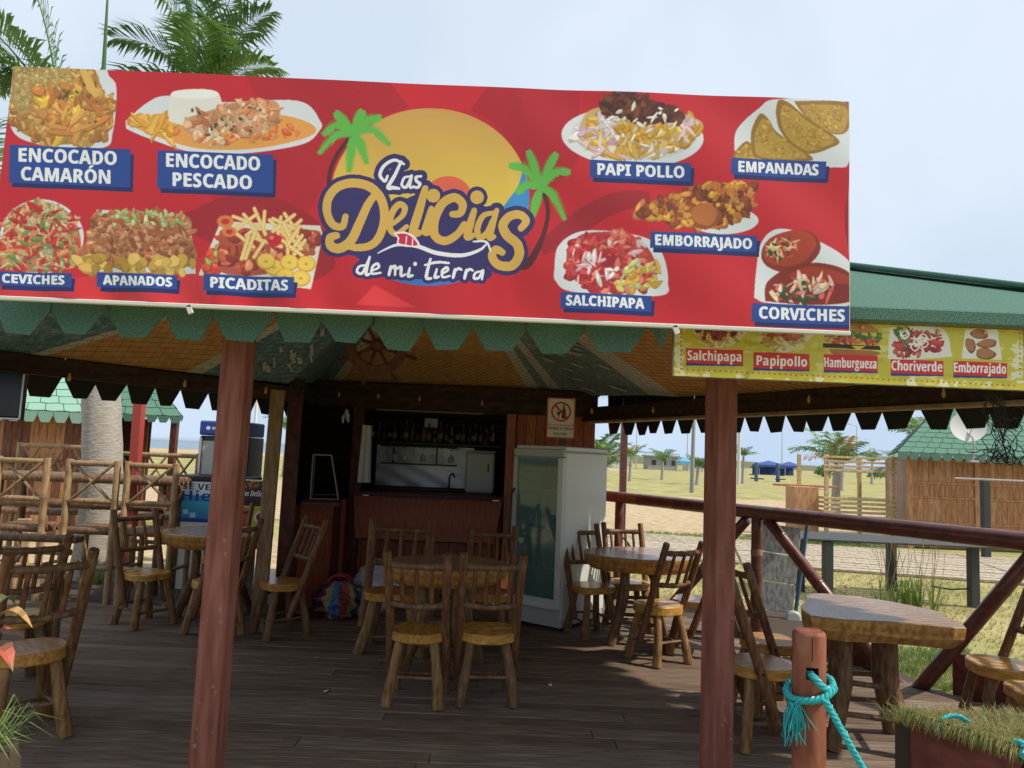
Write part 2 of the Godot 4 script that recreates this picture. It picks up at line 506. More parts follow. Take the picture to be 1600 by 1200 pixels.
func build_pavilion() -> void:
	# deck: every plank its own piece
	var deck := thing("deck", "weathered brown plank deck under the restaurant pavilion", "deck", Vector3(0, 0, 0))
	var z := -2.62
	var i := 0
	while z > -8.62:
		var w := rng.randf_range(0.125, 0.15)
		var zc := z - w * 0.5
		var xr := 1.2 + 0.6 * (8.61 + zc) + 0.10
		var xl := -5.2 if zc > -7.2 else -2.45
		var cuts := [xl]
		var joint := rng.randf_range(-1.2, 1.4)
		if xr - xl > 4.5:
			cuts.append(joint)
		cuts.append(xr)
		for k in cuts.size() - 1:
			var st := begin()
			var a: float = cuts[k] + 0.002
			var b: float = cuts[k + 1] - 0.002
			cbox(st, Vector3((a + b) * 0.5, DECK - 0.015 + rng.randf_range(-0.003, 0.0), zc), Vector3(b - a, 0.03, w - rng.randf_range(0.008, 0.014)), Basis(Vector3.UP, rng.randf_range(-0.0006, 0.0006)), 0.004)
			part("plank", done(st), [M.deck, M.deck_b, M.deck, M.deck_c][rng.randi() % 4], deck)
		z -= w
		i += 1
	var js := begin()
	cbox(js, Vector3(-0.9, 0.045, -5.6), Vector3(8.2, 0.07, 5.6))
	for k in 9:
		cbox(js, Vector3(-4.8 + k * 0.8, 0.045, -5.0), Vector3(0.06, 0.085, 4.2))
	# dark joists and bed under the planks
	part("joist_bed", done(js), M.soil, deck)
	# roof
	var pav := thing("restaurant_pavilion", "open timber pavilion with green felt roof and scalloped eaves over the deck", "pavilion")
	var apex := Vector3(-0.6, 3.42, -5.3)
	var base := PackedVector2Array([Vector2(-4.3, -3.3), Vector2(3.0, -3.3), Vector2(0.83, -8.2), Vector2(-2.2, -8.2), Vector2(-1.95, -6.6)])
	var eave_y := [2.30, 2.30, 2.52, 2.54, 2.36]
	var eave := PackedVector2Array([Vector2(-5.1, -2.93), Vector2(3.55, -2.93), Vector2(1.12, -8.55), Vector2(-2.55, -8.55), Vector2(-2.02, -7.18)])
	for k in 5:
		var a := eave[k]
		var b := eave[(k + 1) % 5]
		var st := begin()
		var n := 8
		for u in n:      # gently sagging roof face
			for v in 10:
				var q := []
				for c in [[u, v], [u + 1, v], [u + 1, v + 1], [u, v + 1]]:
					var s: float = float(c[0]) / n
					var t: float = float(c[1]) / 10.0
					var e := a.lerp(b, s)
					var p := Vector3(e.x, lerpf(eave_y[k], eave_y[(k + 1) % 5], s), e.y).lerp(apex, t)
					p.y += 0.012 * sin(s * 17.0 + k) * (1.0 - t) - 0.02 * sin(PI * t)
					q.append(p)
				quad(st, q[0], q[1], q[2], q[3])
		part("roof_face", done(st), M.felt, pav)
		# felt edge strip
		part("roof_edge", line_box(Vector3(a.x, eave_y[k] + 0.025, a.y), Vector3(b.x, eave_y[(k + 1) % 5] + 0.025, b.y), 0.03, 0.06), M.felt, pav)
	for k in 5:
		var e := eave[k]
		var st := begin()
		rings(st, [Vector3(e.x, eave_y[k] + 0.02, e.y), Vector3(e.x, eave_y[k] + 0.02, e.y).lerp(apex, 0.5) - Vector3(0, 0.01, 0), apex], [0.016, 0.016, 0.02], 8)
		part("hip_ridge", done(st), M.felt, pav)
	# painted ceiling panels
	var top := Vector3(-0.6, 3.24, -5.3)
	for k in RIM.size():
		var r0: Array = RIM[k]
		var r1: Array = RIM[(k + 1) % RIM.size()]
		var st := begin()
		tri(st, Vector3(r0[0], r0[2], r0[1]), Vector3(r1[0], r1[2], r1[1]), top)
		part("ceiling_panel", done(st), M["paint_" + RIM_PAINT[k]], pav)
	# brush-painted pale streaks on the blue panels
	var bs := begin()
	for k in 46:
		var blue := rng.randi() % 3
		var e: Array = [[-2.3, -6.1, 2.2, -2.02, -6.5, 2.2], [0.6, -8.15, 2.38, 1.3, -7.1, 2.29], [-3.9, -3.9, 2.2, -3.25, -4.8, 2.2]][blue]
		var s := rng.randf()
		var rim := Vector3(lerpf(e[0], e[3], s), lerpf(e[2], e[5], s) - 0.006, lerpf(e[1], e[4], s))
		var t := rng.randf_range(0.03, 0.42)
		var c := rim.lerp(top - Vector3(0, 0.006, 0), t)
		var along := (top - rim).normalized()
		var side := along.cross(Vector3.UP).normalized()
		var L := rng.randf_range(0.03, 0.10)
		var w := rng.randf_range(0.008, 0.022)
		var d1 := (along * 0.6 + side * rng.randf_range(0.3, 0.9)).normalized()
		var d2 := d1.cross(along.cross(side)).normalized()
		quad(bs, c - d1 * L - d2 * w, c + d1 * L * 0.8 - d2 * w * 0.6, c + d1 * L + d2 * w, c - d1 * L * 0.9 + d2 * w * 0.7)
	var strk := part("paint_streaks", done(bs), M.paint_white, pav)
	strk.set_meta("kind", "stuff")
	# beams
	for e in [[-4.3, -3.3, -1.95, -6.6, 2.195, 0.125], [3.0, -3.3, 0.83, -8.2, 2.225, 0.155], [-4.3, -3.3, 3.0, -3.3, 2.37, 0.10], [-1.95, -6.6, -2.2, -8.16, 2.28, 0.16]]:
		part("beam", line_box(Vector3(e[0], e[4], e[1]), Vector3(e[2], e[4], e[3]), 0.09, e[5]), M.beam, pav)
	part("beam", line_box(Vector3(-2.2, 2.40, -8.12), Vector3(0.95, 2.40, -8.12), 0.10, 0.28), M.beam, pav)
	part("beam_trim", line_box(Vector3(2.95, 2.072, -3.35), Vector3(0.86, 2.072, -8.0), 0.12, 0.025), M.post_tan, pav)
	# posts
	var ps := begin()
	cbox(ps, Vector3(-1.215, 1.13, -3.25), Vector3(0.114, 2.12, 0.10), Basis(Vector3.UP, -0.10), 0.006)
	part("post", done(ps), M.red_paint, pav)
	ps = begin()
	cbox(ps, Vector3(1.025, 1.12, -3.60), Vector3(0.112, 2.10, 0.112), Basis(Vector3.UP, 0.42), 0.006)
	part("post", done(ps), M.red_paint, pav)
	ps = begin()
	cbox(ps, Vector3(-2.04, 1.12, -6.40), Vector3(0.115, 2.06, 0.10), Basis(Vector3.BACK, -0.015) * Basis(Vector3.UP, 0.2), 0.006)
	part("post", done(ps), M.post_tan, pav)
	ps = begin()
	cbox(ps, Vector3(-1.98, 1.14, -6.78), Vector3(0.13, 2.1, 0.13), Basis(Vector3.UP, 0.3), 0.006)
	part("post", done(ps), M.dark_red, pav)
	# worn grey chips in the paint of the two front posts
	for e in [[-1.215, -3.25, -0.10, 0.132], [1.025, -3.60, 0.42, 0.126]]:
		var bb := Basis(Vector3.UP, e[2])
		var ws := begin()
		for k in 14:
			var yy: float = [0.42, 0.62, 0.95, 1.22, 0.5][k % 5] + rng.randf_range(-0.06, 0.06)
			var pg := PackedVector2Array()
			var r := rng.randf_range(0.002, 0.010)
			for q in 7:
				pg.append(Vector2(cos(TAU * q / 7), sin(TAU * q / 7) * rng.randf_range(0.5, 1.6)) * r * rng.randf_range(0.6, 1.2))
			prism(ws, pg, 0.0012, Transform3D(bb, Vector3(e[0], yy, e[1]) + bb * Vector3(rng.randf_range(-0.045, 0.045), 0, (0.050 if e[3] > 0.13 else 0.056) + 0.0002)))
		var wp := part("worn_paint", done(ws), M.chip, pav)
		wp.set_meta("kind", "stuff")
	ps = begin()
	cbox(ps, Vector3(2.9, 1.1, -3.5), Vector3(0.126, 2.1, 0.126), Basis(Vector3.UP, 0.42), 0.006)
	part("post", done(ps), M.red_paint, pav)
	ps = begin()
	cbox(ps, Vector3(-4.2, 1.1, -3.4), Vector3(0.126, 2.1, 0.126), Basis(Vector3.UP, 0.2), 0.006)
	part("post", done(ps), M.red_paint, pav)
	# scalloped felt valance along each eave
	for k in 5:
		var a := eave[k]
		var b := eave[(k + 1) % 5]
		if k == 3 or k == 2: continue
		var d := (b - a)
		var L := d.length()
		var u := d / L
		var s := 0.0
		var lo := 2.06 if k == 0 else 1.95
		while s < L - 0.05:
			var w := minf(rng.randf_range(0.195, 0.24) if k == 0 else rng.randf_range(0.22, 0.27), L - s)
			var yb := lo + (0.035 * s / L if k == 0 else 0.0) + rng.randf_range(-0.008, 0.008)
			var yn := lo + (0.108 if k == 0 else 0.14) + rng.randf_range(-0.012, 0.012)
			var f := rng.randf_range(0.24, 0.31)
			if k == 0 and a.x + u.x * s > 0.60: break
			var ye := lerpf(eave_y[k], eave_y[(k + 1) % 5], s / L) - 0.004
			var torn := k == 0 and a.x + u.x * s > 0.40 and a.x + u.x * s < 0.62
			var pg := PackedVector2Array([Vector2(0.001, ye), Vector2(0.001, yn), Vector2(w * f, yb), Vector2(w * (1 - f), yb + rng.randf_range(-0.006, 0.006)), Vector2(w - 0.001, yn), Vector2(w - 0.001, ye)])
			if torn:
				pg = PackedVector2Array([Vector2(0, 2.295), Vector2(0.01, 2.2), Vector2(w * 0.2, 2.17), Vector2(w * 0.3, 2.11), Vector2(w * 0.45, 2.19), Vector2(w * 0.8, 2.22), Vector2(w, 2.295)])
			var st := begin()
			var p0 := a + u * s
			var ux := Vector3(u.x, 0, u.y)
			var bend := Basis(ux, rng.randf_range(-0.16, 0.10)) * Basis(ux.cross(Vector3.UP), rng.randf_range(-0.02, 0.02))
			var hang := Transform3D(Basis(ux, Vector3.UP, ux.cross(Vector3.UP)), Vector3(p0.x, 0, p0.y))
			hang = Transform3D(bend, Vector3(p0.x, ye, p0.y) - bend * Vector3(p0.x, ye, p0.y)) * hang
			prism(st, pg, 0.006, hang)
			var sc := part("scallop", done(st), M.felt, pav)
			if k != 0:
				# the felt's tarred inner side
				var bk := begin()
				var inw := Vector3(-u.y, 0, u.x)
				if inw.dot(Vector3(apex.x - p0.x, 0, apex.z - p0.y)) < 0: inw = -inw
				prism(bk, pg, 0.002, Transform3D(Basis.IDENTITY, inw * 0.006) * hang)
				part("tarred_back", done(bk), M.black_rubber, sc)
			s += w
	# fishing net slung under the ceiling, as strands that follow its slope
	var ns := begin()
	var ceil_y := func(p: Vector2) -> float:
		for k in RIM.size():
			var r0: Array = RIM[k]
			var r1: Array = RIM[(k + 1) % RIM.size()]
			if Geometry2D.point_is_inside_triangle(p, Vector2(r0[0], r0[1]), Vector2(r1[0], r1[1]), Vector2(top.x, top.z)):
				var A := Vector3(r0[0], r0[2], r0[1])
				var nn := (Vector3(r1[0], r1[2], r1[1]) - A).cross(top - A)
				return A.y - (nn.x * (p.x - A.x) + nn.z * (p.y - A.z)) / nn.y
		return 99.0
	var strand := func(pts: Array, r: float):
		for j in pts.size() - 1:
			var p: Vector3 = pts[j]
			var q: Vector3 = pts[j + 1]
			var sd := (q - p).cross(Vector3.UP).normalized() * r
			quad(ns, p - sd, q - sd, q + sd, p + sd)
			quad(ns, p - Vector3(0, r, 0), q - Vector3(0, r, 0), q + Vector3(0, r, 0), p + Vector3(0, r, 0))
	var ctr := Vector2(-0.6, -5.3)
	for fam in 2:
		for gi in range(-64, 65):
			var run := []
			for gj in range(-40, 41):
				var g := Vector2(gi * 0.062, gj * 0.085).rotated(0.78 if fam == 0 else -0.78)
				var p := ctr + g + Vector2(sin(gj * 0.35 + gi * 0.2), cos(gi * 0.3 + gj * 0.15)) * 0.012
				var inside := Geometry2D.is_point_in_polygon(p, base)
				var yy: float = ceil_y.call(p)
				if inside and yy < 2.72 and p.y < -4.2:
					run.append(Vector3(p.x, yy - 0.03 - 0.022 * (1.0 + sin(p.x * 3.1 + p.y * 2.3)), p.y))
				else:
					if run.size() > 1: strand.call(run, 0.0009)
					run = []
			if run.size() > 1: strand.call(run, 0.0009)
	var net := part("fishing_net", done(ns), M.net, self)
	tag(net, "dark fishing net slung under the painted ceiling", "net")
	used_names["fishing_net"] = 1
	# string of bulbs along the beams
	string_lights([Vector3(-3.6, 2.14, -4.1), Vector3(-3.2, 2.13, -4.72), Vector3(-2.6, 2.17, -5.55), Vector3(-2.1, 2.16, -6.3), Vector3(-1.75, 2.31, -8.03), Vector3(-1.3, 2.33, -8.03), Vector3(-0.7, 2.31, -8.03), Vector3(0.45, 2.27, -8.03)], "string of amber bulbs along the beam over the bar counter")
	string_lights([Vector3(0.45, 2.27, -8.03), Vector3(1.2, 2.20, -7.05), Vector3(1.55, 2.24, -6.4), Vector3(2.1, 2.18, -5.2), Vector3(2.6, 2.19, -4.1)], "string of amber bulbs along the beam above the bamboo railing")
	railing()

func string_lights(pts: Array, label: String) -> void:
	var t := thing("string_lights", label, "string lights", Vector3.ZERO, 0.0, "")
	var run := []
	for j in pts.size() - 1:
		for s in 6:
			var f := s / 6.0
			var p: Vector3 = pts[j].lerp(pts[j + 1], f)
			run.append(p - Vector3(0, 0.05 * sin(PI * f), 0))
	run.append(pts[-1])
	var st := begin()
	var rr := []
	rr.resize(run.size())
	rr.fill(0.004)
	rings(st, run, rr, 5)
	part("cable", done(st), M.black_rubber, t)
	for j in range(3, run.size(), 5):
		var b := begin()
		var p: Vector3 = run[j]
		rings(b, [p, p - Vector3(0, 0.015, 0), p - Vector3(0, 0.03, 0), p - Vector3(0, 0.05, 0), p - Vector3(0, 0.058, 0)], [0.007, 0.008, 0.014, 0.012, 0.004], 8)
		part("bulb", done(b), M.bulb, t)

func rail_at(s: float, y: float) -> Vector3:
	# point along the railing line, s metres from its far end
	var d := Vector3(2.21, 0, 3.68).normalized()
	return Vector3(1.20, y, -8.61) + d * s

func railing() -> void:
	var t := thing("bamboo_railing", "thick dark red bamboo railing with slanting braces along the deck edge", "railing")
	var st := begin()
	pole(st, rail_at(-0.3, 1.245), rail_at(5.6, 1.245), 0.062, 0.064, 0.55, 14, 0.045)
	part("top_rail", done(st), M.rail_red, t)
	for s in [0.15, 2.10, 5.3]:
		part("post", pole_mesh(rail_at(s, 0.0), rail_at(s, 1.20), 0.052, 0.05, 0.4, 12, 0.05), M.rail_red, t)
	var bands := begin()
	var pb := rail_at(2.10, 0.86)
	rings(bands, [pb, pb + Vector3(0, 0.055, 0)], [0.0525, 0.0525], 12)
	part("pale_band", done(bands), M.post_tan, t)
	for e in [[2.22, 1.19, 3.45, 0.06], [4.36, 1.19, 3.55, 0.06], [1.98, 1.17, 0.9, 0.1]]:
		part("brace", pole_mesh(rail_at(e[0], e[1]), rail_at(e[2], e[3]), 0.05, 0.052, 0.45, 12, 0.05), M.rail_red, t)
	# low dark red kick boards between deck and lawn
	for e in [[2.5, 3.3], [3.75, 4.5]]:
		part("kick_board", line_box(rail_at(e[0], 0.40) + Vector3(0.12, 0, -0.07), rail_at(e[1], 0.40) + Vector3(0.12, 0, -0.07), 0.04, 0.40), M.planter, t)

# ------------------------------------------------------------------ flat print: a small painter that fills polygons, strokes and letters into an Image
class Print:
	var im: Image
	var h := PackedFloat64Array([1, 0, 0, 0, 1, 0, 0, 0, 1])     # from drawing to texture coordinates
	var rng := RandomNumberGenerator.new()
	func _init(w: int, hh: int, c: Color) -> void:
		im = Image.create(w, hh, false, Image.FORMAT_RGB8)
		im.fill(c)
		rng.seed = 7
	func at(p: Vector2) -> Vector2:
		var k := h[6] * p.x + h[7] * p.y + h[8]
		return Vector2((h[0] * p.x + h[1] * p.y + h[2]) / k, (h[3] * p.x + h[4] * p.y + h[5]) / k)
	func raw(pts: PackedVector2Array, c: Color) -> void:
		var lo := INF
		var hi := -INF
		for p in pts:
			lo = minf(lo, p.y)
			hi = maxf(hi, p.y)
		var n := pts.size()
		for y in range(maxi(0, int(floor(lo))), mini(im.get_height() - 1, int(ceil(hi))) + 1):
			var cy := y + 0.5
			var xs := []
			for i in n:
				var a := pts[i]
				var b := pts[(i + 1) % n]
				if (a.y <= cy) != (b.y <= cy):
					xs.append(a.x + (b.x - a.x) * (cy - a.y) / (b.y - a.y))
			xs.sort()
			for i in range(0, xs.size() - 1, 2):
				var x0 := int(round(xs[i]))
				var x1 := int(round(xs[i + 1]))
				if x1 > x0:
					im.fill_rect(Rect2i(x0, y, x1 - x0, 1), c)
	func poly(pts: Array, c: Color) -> void:
		var o := PackedVector2Array()
		for p in pts: o.append(at(p if p is Vector2 else Vector2(p[0], p[1])))
		raw(o, c)
	func oval(cx: float, cy: float, rx: float, ry: float, c: Color, turn := 0.0, bump := 0.0, n := 26) -> void:
		var o := []
		var ph := rng.randf() * TAU
		for i in n:
			var a := TAU * i / n
			var k := 1.0 + bump * (sin(a * 3 + ph) * 0.6 + sin(a * 5 + ph * 2.0) * 0.4)
			o.append(Vector2(cx, cy) + Vector2(cos(a) * rx * k, sin(a) * ry * k).rotated(turn))
		poly(o, c)
	func smooth(pts: Array, step := 0.12) -> Array:
		var o := []
		var n := pts.size()
		for i in n - 1:
			var p0 := _v(pts[maxi(i - 1, 0)])
			var p1 := _v(pts[i])
			var p2 := _v(pts[i + 1])
			var p3 := _v(pts[mini(i + 2, n - 1)])
			var t := 0.0
			while t < 1.0:
				o.append(0.5 * (2.0 * p1 + (p2 - p0) * t + (2.0 * p0 - 5.0 * p1 + 4.0 * p2 - p3) * t * t + (3.0 * p1 - p0 - 3.0 * p2 + p3) * t * t * t))
				t += step
		o.append(_v(pts[-1]))
		return o
	func _v(p) -> Vector2:
		return p if p is Vector2 else Vector2(p[0], p[1])
	# a brush stroke: thin at the ends when taper is given, extra widens it for an outline
	func stroke(pts: Array, w: float, c: Color, taper := 0.0, extra := 0.0) -> void:
		var o := smooth(pts, 0.07)
		var n := o.size()
		for i in n:
			var t := float(i) / maxf(1.0, n - 1)
			var r := w * 0.5 * (1.0 - taper * pow(absf(2.0 * t - 1.0), 2.0)) + extra
			var nx: Vector2 = o[mini(i + 1, n - 1)]
			var cur: Vector2 = o[i]
			for s in 2:
				var m := cur.lerp(nx, s * 0.5)
				var ring := []
				for k in 12:
					ring.append(m + Vector2(cos(TAU * k / 12), sin(TAU * k / 12)) * r)
				poly(ring, c)
	func letters(s: String, x: float, y: float, w: float, hgt: float, c: Color, font := "Droid Sans", weight := 700, slope := 0.0, tilt := 0.0) -> void:
		# s drawn to fill a box w wide and hgt tall (capital height) whose baseline starts at x, y
		var f := SystemFont.new()
		f.font_names = PackedStringArray([font])
		f.font_weight = weight
		var tm := TextMesh.new()
		tm.font = f
		tm.text = s
		tm.font_size = 64
		tm.pixel_size = 1.0
		tm.depth = 0.0
		tm.curve_step = 2.0
		tm.horizontal_alignment = HORIZONTAL_ALIGNMENT_LEFT
		tm.vertical_alignment = VERTICAL_ALIGNMENT_BOTTOM
		var arr := tm.get_mesh_arrays()
		var vs: PackedVector3Array = arr[Mesh.ARRAY_VERTEX]
		var ix = arr[Mesh.ARRAY_INDEX]
		var cap := TextMesh.new()
		cap.font = f
		cap.text = "E"
		cap.font_size = 64
		cap.pixel_size = 1.0
		cap.depth = 0.0
		cap.vertical_alignment = VERTICAL_ALIGNMENT_BOTTOM
		var cb := cap.get_aabb()
		var bb := tm.get_aabb()
		var idx: PackedInt32Array = ix if ix != null and ix.size() else PackedInt32Array(range(vs.size()))
		for i in range(0, idx.size(), 3):
			var o := []
			for j in 3:
				var v := vs[idx[i + j]]
				var u := (v.x - bb.position.x) / bb.size.x * w
				var q := (v.y - cb.position.y) / cb.size.y * hgt
				o.append(Vector2(x + u + q * slope, y - q + u * tilt))
			poly(o, c)
	func unreadable(x: float, y: float, w: float, hgt: float, c: Color) -> void:      # a line of lettering too blurred to read
		var u := 0.0
		while u < w:
			var d := rng.randf_range(0.35, 0.75) * hgt
			var t := hgt * rng.randf_range(0.55, 0.9)
			poly([[x + u, y], [x + u + d * 0.8, y], [x + u + d * 0.8, y - t], [x + u, y - t]], c)
			u += d
	func soften(k: int) -> void:      # the print's own halftone blur
		var w := im.get_width()
		var hh := im.get_height()
		im.resize(w / k, hh / k, Image.INTERPOLATE_LANCZOS)
		im.resize(w, hh, Image.INTERPOLATE_BILINEAR)
	func texture() -> ImageTexture:
		return ImageTexture.create_from_image(im)

func shade(c: Color, k: float) -> Color:
	return Color(clampf(c.r * k, 0, 1), clampf(c.g * k, 0, 1), clampf(c.b * k, 0, 1))

# a printed picture of food: an uneven heap of bits in the given colours, bigger bits first
func food(p: Print, area: Array, cols: Array, n: int, big: float, small: float, long := 1.6) -> void:
	var pg := PackedVector2Array()
	var lo := Vector2(INF, INF)
	var hi := Vector2(-INF, -INF)
	for q in area:
		var v := Vector2(q[0], q[1])
		pg.append(v)
		lo = lo.min(v)
		hi = hi.max(v)
	var mean := Color(0, 0, 0)
	for c0 in cols: mean += c0 / cols.size()
	if n > 100: p.poly(p.smooth(area + [area[0]], 0.2), shade(mean, 0.92))
	for i in n:
		var t := float(i) / n
		var c := Vector2(p.rng.randf_range(lo.x, hi.x), p.rng.randf_range(lo.y, hi.y))
		if not Geometry2D.is_point_in_polygon(c, pg): continue
		var r := lerpf(big, small, sqrt(t)) * p.rng.randf_range(0.6, 1.15)
		var col: Color = cols[p.rng.randi() % cols.size()]
		var ang := p.rng.randf() * PI
		var e := p.rng.randf_range(1.0, long)
		p.oval(c.x, c.y + r * 0.14, r * e, r / e, shade(col, 0.78), ang, 0.16, 14)
		p.oval(c.x, c.y, r * e * 0.88, r / e * 0.84, shade(col, p.rng.randf_range(0.88, 1.08)), ang, 0.16, 14)
		if r > small * 1.3:
			p.oval(c.x - r * 0.2, c.y - r * 0.25, r * e * 0.4, r / e * 0.3, shade(col, 1.22), ang, 0.2, 10)

func plate_label(p: Print, x0: float, y0: float, x1: float, y1: float, lines: Array, blue: Color, deep: Color, white: Color) -> void:
	# blue name plate; x0,y0 top-left and x1,y1 bottom-right, tilted like the banner
	var k := 0.037
	var dy := (x1 - x0) * k
	p.poly([[x0 + 5, y0 + 8], [x1 + 5, y0 + dy + 8], [x1 + 3, y1 + 7], [x0 + 4, y1 - dy + 7]], deep)
	p.poly([[x0, y0], [x1, y0 + dy], [x1 - 1, y1], [x0 - 1, y1 - dy]], blue)
	var hgt := (y1 - y0 - dy)
	var rows := lines.size()
	for i in rows:
		var l: Array = lines[i]       # text, left x, right x
		var lh := hgt / rows
		var ch := lh * (0.62 if rows == 1 else 0.70)
		var base: float = y0 + lh * i + (lh + ch) * 0.5 + (l[1] - x0) * k
		p.letters(l[0], l[1], base, l[2] - l[1], ch, white, "Droid Sans", 700, 0.0, k)
		for o in [[0.7, 0.0], [1.3, 0.0], [0.6, -0.5], [0.6, 0.5]]:
			p.letters(l[0], l[1] + o[0], base + o[1], l[2] - l[1], ch, white, "Droid Sans", 700, 0.0, k)

func banner_print() -> ImageTexture:
	var red := Color8(196, 32, 42)
	var p := Print.new(2048, 580, red)
	p.h = PackedFloat64Array([1.5759711066941398, 0.17573101079831044, -51.76422495006182, -0.07040317381913519, 1.6797688396460193, -172.84243439157822, -3.6639308638018806e-06, 8.741874210732067e-05, 1.0])
	var dark := Color8(160, 30, 40)
	var mid := Color8(180, 30, 40)
	var blue := Color8(38, 70, 150)
	var deep := Color8(28, 38, 98)
	var white := Color8(232, 234, 238)
	var plate := Color8(216, 222, 230)
	# darker swooshes of the printed ground
	p.poly(p.smooth([[380, 112], [470, 100], [600, 118], [640, 165], [560, 190], [520, 260], [470, 340], [400, 350], [330, 300], [420, 220], [380, 112]]), mid)
	p.poly(p.smooth([[300, 330], [360, 305], [430, 310], [500, 350], [520, 420], [440, 440], [330, 380], [250, 340]]), dark)
	p.poly([[745, 132], [905, 142], [905, 250], [860, 300], [810, 250], [770, 190], [735, 170]], mid)
	p.poly(p.smooth([[840, 380], [900, 330], [960, 302], [1010, 300], [1010, 318], [950, 340], [890, 380], [850, 400]]), dark)
	p.poly([[607, 125], [762, 134], [735, 172], [640, 168]], Color8(206, 34, 44))
	p.poly([[585, 445], [650, 480], [556, 476]], Color8(224, 60, 62))
	p.poly([[0, 455], [330, 400], [330, 474], [0, 466]], Color8(204, 48, 54))
	# --- stewed shrimp
	p.poly(p.smooth([[22, 98], [150, 104], [172, 120], [183, 140], [178, 205], [160, 232], [60, 226], [16, 195], [20, 98]]), plate)
	food(p, [[22, 100], [140, 105], [160, 150], [178, 160], [172, 205], [140, 224], [70, 222], [20, 190]], [Color8(206, 156, 74), Color8(190, 132, 58), Color8(216, 172, 98), Color8(178, 120, 52)], 420, 16, 5)
	food(p, [[24, 100], [90, 102], [120, 130], [70, 165], [24, 175]], [Color8(196, 164, 92), Color8(178, 146, 80), Color8(212, 186, 120)], 300, 6, 2.5)
	food(p, [[60, 140], [150, 130], [160, 190], [100, 215], [60, 190]], [Color8(224, 160, 84), Color8(206, 132, 60), Color8(230, 184, 70)], 70, 17, 8, 2.2)
	food(p, [[60, 130], [160, 130], [150, 200]], [Color8(92, 92, 40), Color8(110, 108, 50)], 26, 4, 2)
	p.stroke([[128, 106], [140, 130], [150, 150]], 13, Color8(222, 178, 92), 0.5)
	# --- stewed fish
	p.poly(p.smooth([[197, 190], [232, 160], [265, 150], [345, 160], [465, 157], [500, 188], [498, 205], [470, 226], [380, 240], [300, 238], [230, 216], [198, 202]]), plate)
	p.poly(p.smooth([[204, 188], [260, 178], [300, 200], [380, 190], [440, 180], [490, 196], [480, 214], [400, 232], [310, 232], [240, 212], [204, 196]]), Color8(228, 158, 76))
	food(p, [[205, 186], [280, 182], [270, 205], [215, 205]], [Color8(232, 168, 58), Color8(240, 184, 84)], 24, 14, 9, 2.6)
	p.poly(p.smooth([[264, 190], [266, 150], [285, 141], [330, 141], [345, 152], [345, 185], [310, 200], [264, 190]]), Color8(228, 226, 222))
	p.oval(305, 148, 38, 8, Color8(240, 240, 238))
	food(p, [[290, 185], [345, 168], [370, 160], [430, 158], [434, 190], [400, 210], [330, 220], [290, 205]], [Color8(228, 182, 142), Color8(214, 150, 104), Color8(236, 200, 166), Color8(204, 128, 84)], 150, 15, 6, 2.0)
	food(p, [[260, 205], [330, 212], [440, 190], [470, 205], [420, 226], [330, 228]], [Color8(220, 96, 56), Color8(232, 150, 80), Color8(226, 122, 66)], 70, 9, 4)
	food(p, [[300, 170], [420, 165], [410, 215], [310, 215]], [Color8(62, 92, 50)], 16, 4, 2)
	# --- three small dishes on the lower left
	p.oval(66, 372, 66, 60, plate, 0.0, 0.01, 40)
	food(p, [[2, 380], [20, 330], [70, 316], [115, 340], [128, 390], [110, 422], [8, 420]], [Color8(208, 62, 48), Color8(224, 150, 96), Color8(196, 44, 44), Color8(230, 186, 140), Color8(196, 196, 150), Color8(120, 150, 80)], 420, 11, 4, 2.6)
	p.poly([[152, 328], [285, 334], [300, 370], [306, 428], [130, 424], [135, 380]], Color8(206, 214, 214))
	food(p, [[150, 335], [285, 335], [298, 370], [296, 412], [140, 410], [138, 370]], [Color8(176, 108, 66), Color8(198, 134, 88), Color8(150, 88, 54), Color8(210, 154, 110)], 330, 12, 5, 1.9)
	food(p, [[155, 328], [285, 332], [285, 350], [160, 348]], [Color8(150, 176, 104), Color8(206, 92, 66), Color8(196, 206, 150)], 70, 7, 3, 2.0)
	food(p, [[122, 402], [300, 405], [306, 426], [122, 424]], [Color8(206, 166, 72), Color8(190, 146, 58), Color8(222, 186, 96)], 46, 14, 9, 1.3)
	p.poly([[345, 345], [500, 352], [504, 366], [486, 452], [380, 440], [310, 430]], Color8(220, 218, 206))
	food(p, [[335, 370], [360, 360], [370, 400], [340, 425], [318, 420]], [Color8(168, 200, 90), Color8(210, 62, 44), Color8(224, 90, 60)], 60, 12, 6, 1.7)
	food(p, [[345, 362], [480, 358], [500, 370], [480, 400], [430, 425], [345, 425]], [Color8(170, 62, 48), Color8(200, 96, 66), Color8(150, 50, 44), Color8(222, 150, 110)], 130, 13, 6, 1.5)
	for i in 26:
		var a := Vector2(p.rng.randf_range(375, 470), p.rng.randf_range(342, 392))
		var d := Vector2.from_angle(p.rng.randf_range(0.2, 2.6)) * p.rng.randf_range(12, 22)
		p.stroke([a - d, a + d], 6.5, Color8(196, 156, 84), 0.0)
		p.stroke([a - d, a + d], 5.0, Color8(236, 208, 140), 0.0)
	for q in [[352, 346, 13], [358, 362, 11]]:
		p.oval(q[0], q[1], q[2], q[2] * 0.75, Color8(214, 128, 64))
		p.oval(q[0], q[1], q[2] * 0.5, q[2] * 0.35, Color8(196, 48, 48))
	p.oval(428, 375, 11, 10, Color8(190, 36, 44))
	p.oval(424, 371, 4, 3, Color8(230, 120, 110))
	for q in [[428, 418], [452, 410], [478, 412], [445, 432], [470, 435], [415, 408]]:
		p.oval(q[0], q[1], 15, 13, Color8(206, 158, 50))
		p.oval(q[0], q[1] - 1, 13, 11, Color8(236, 200, 90))
		p.oval(q[0], q[1], 3, 2, Color8(200, 150, 56))
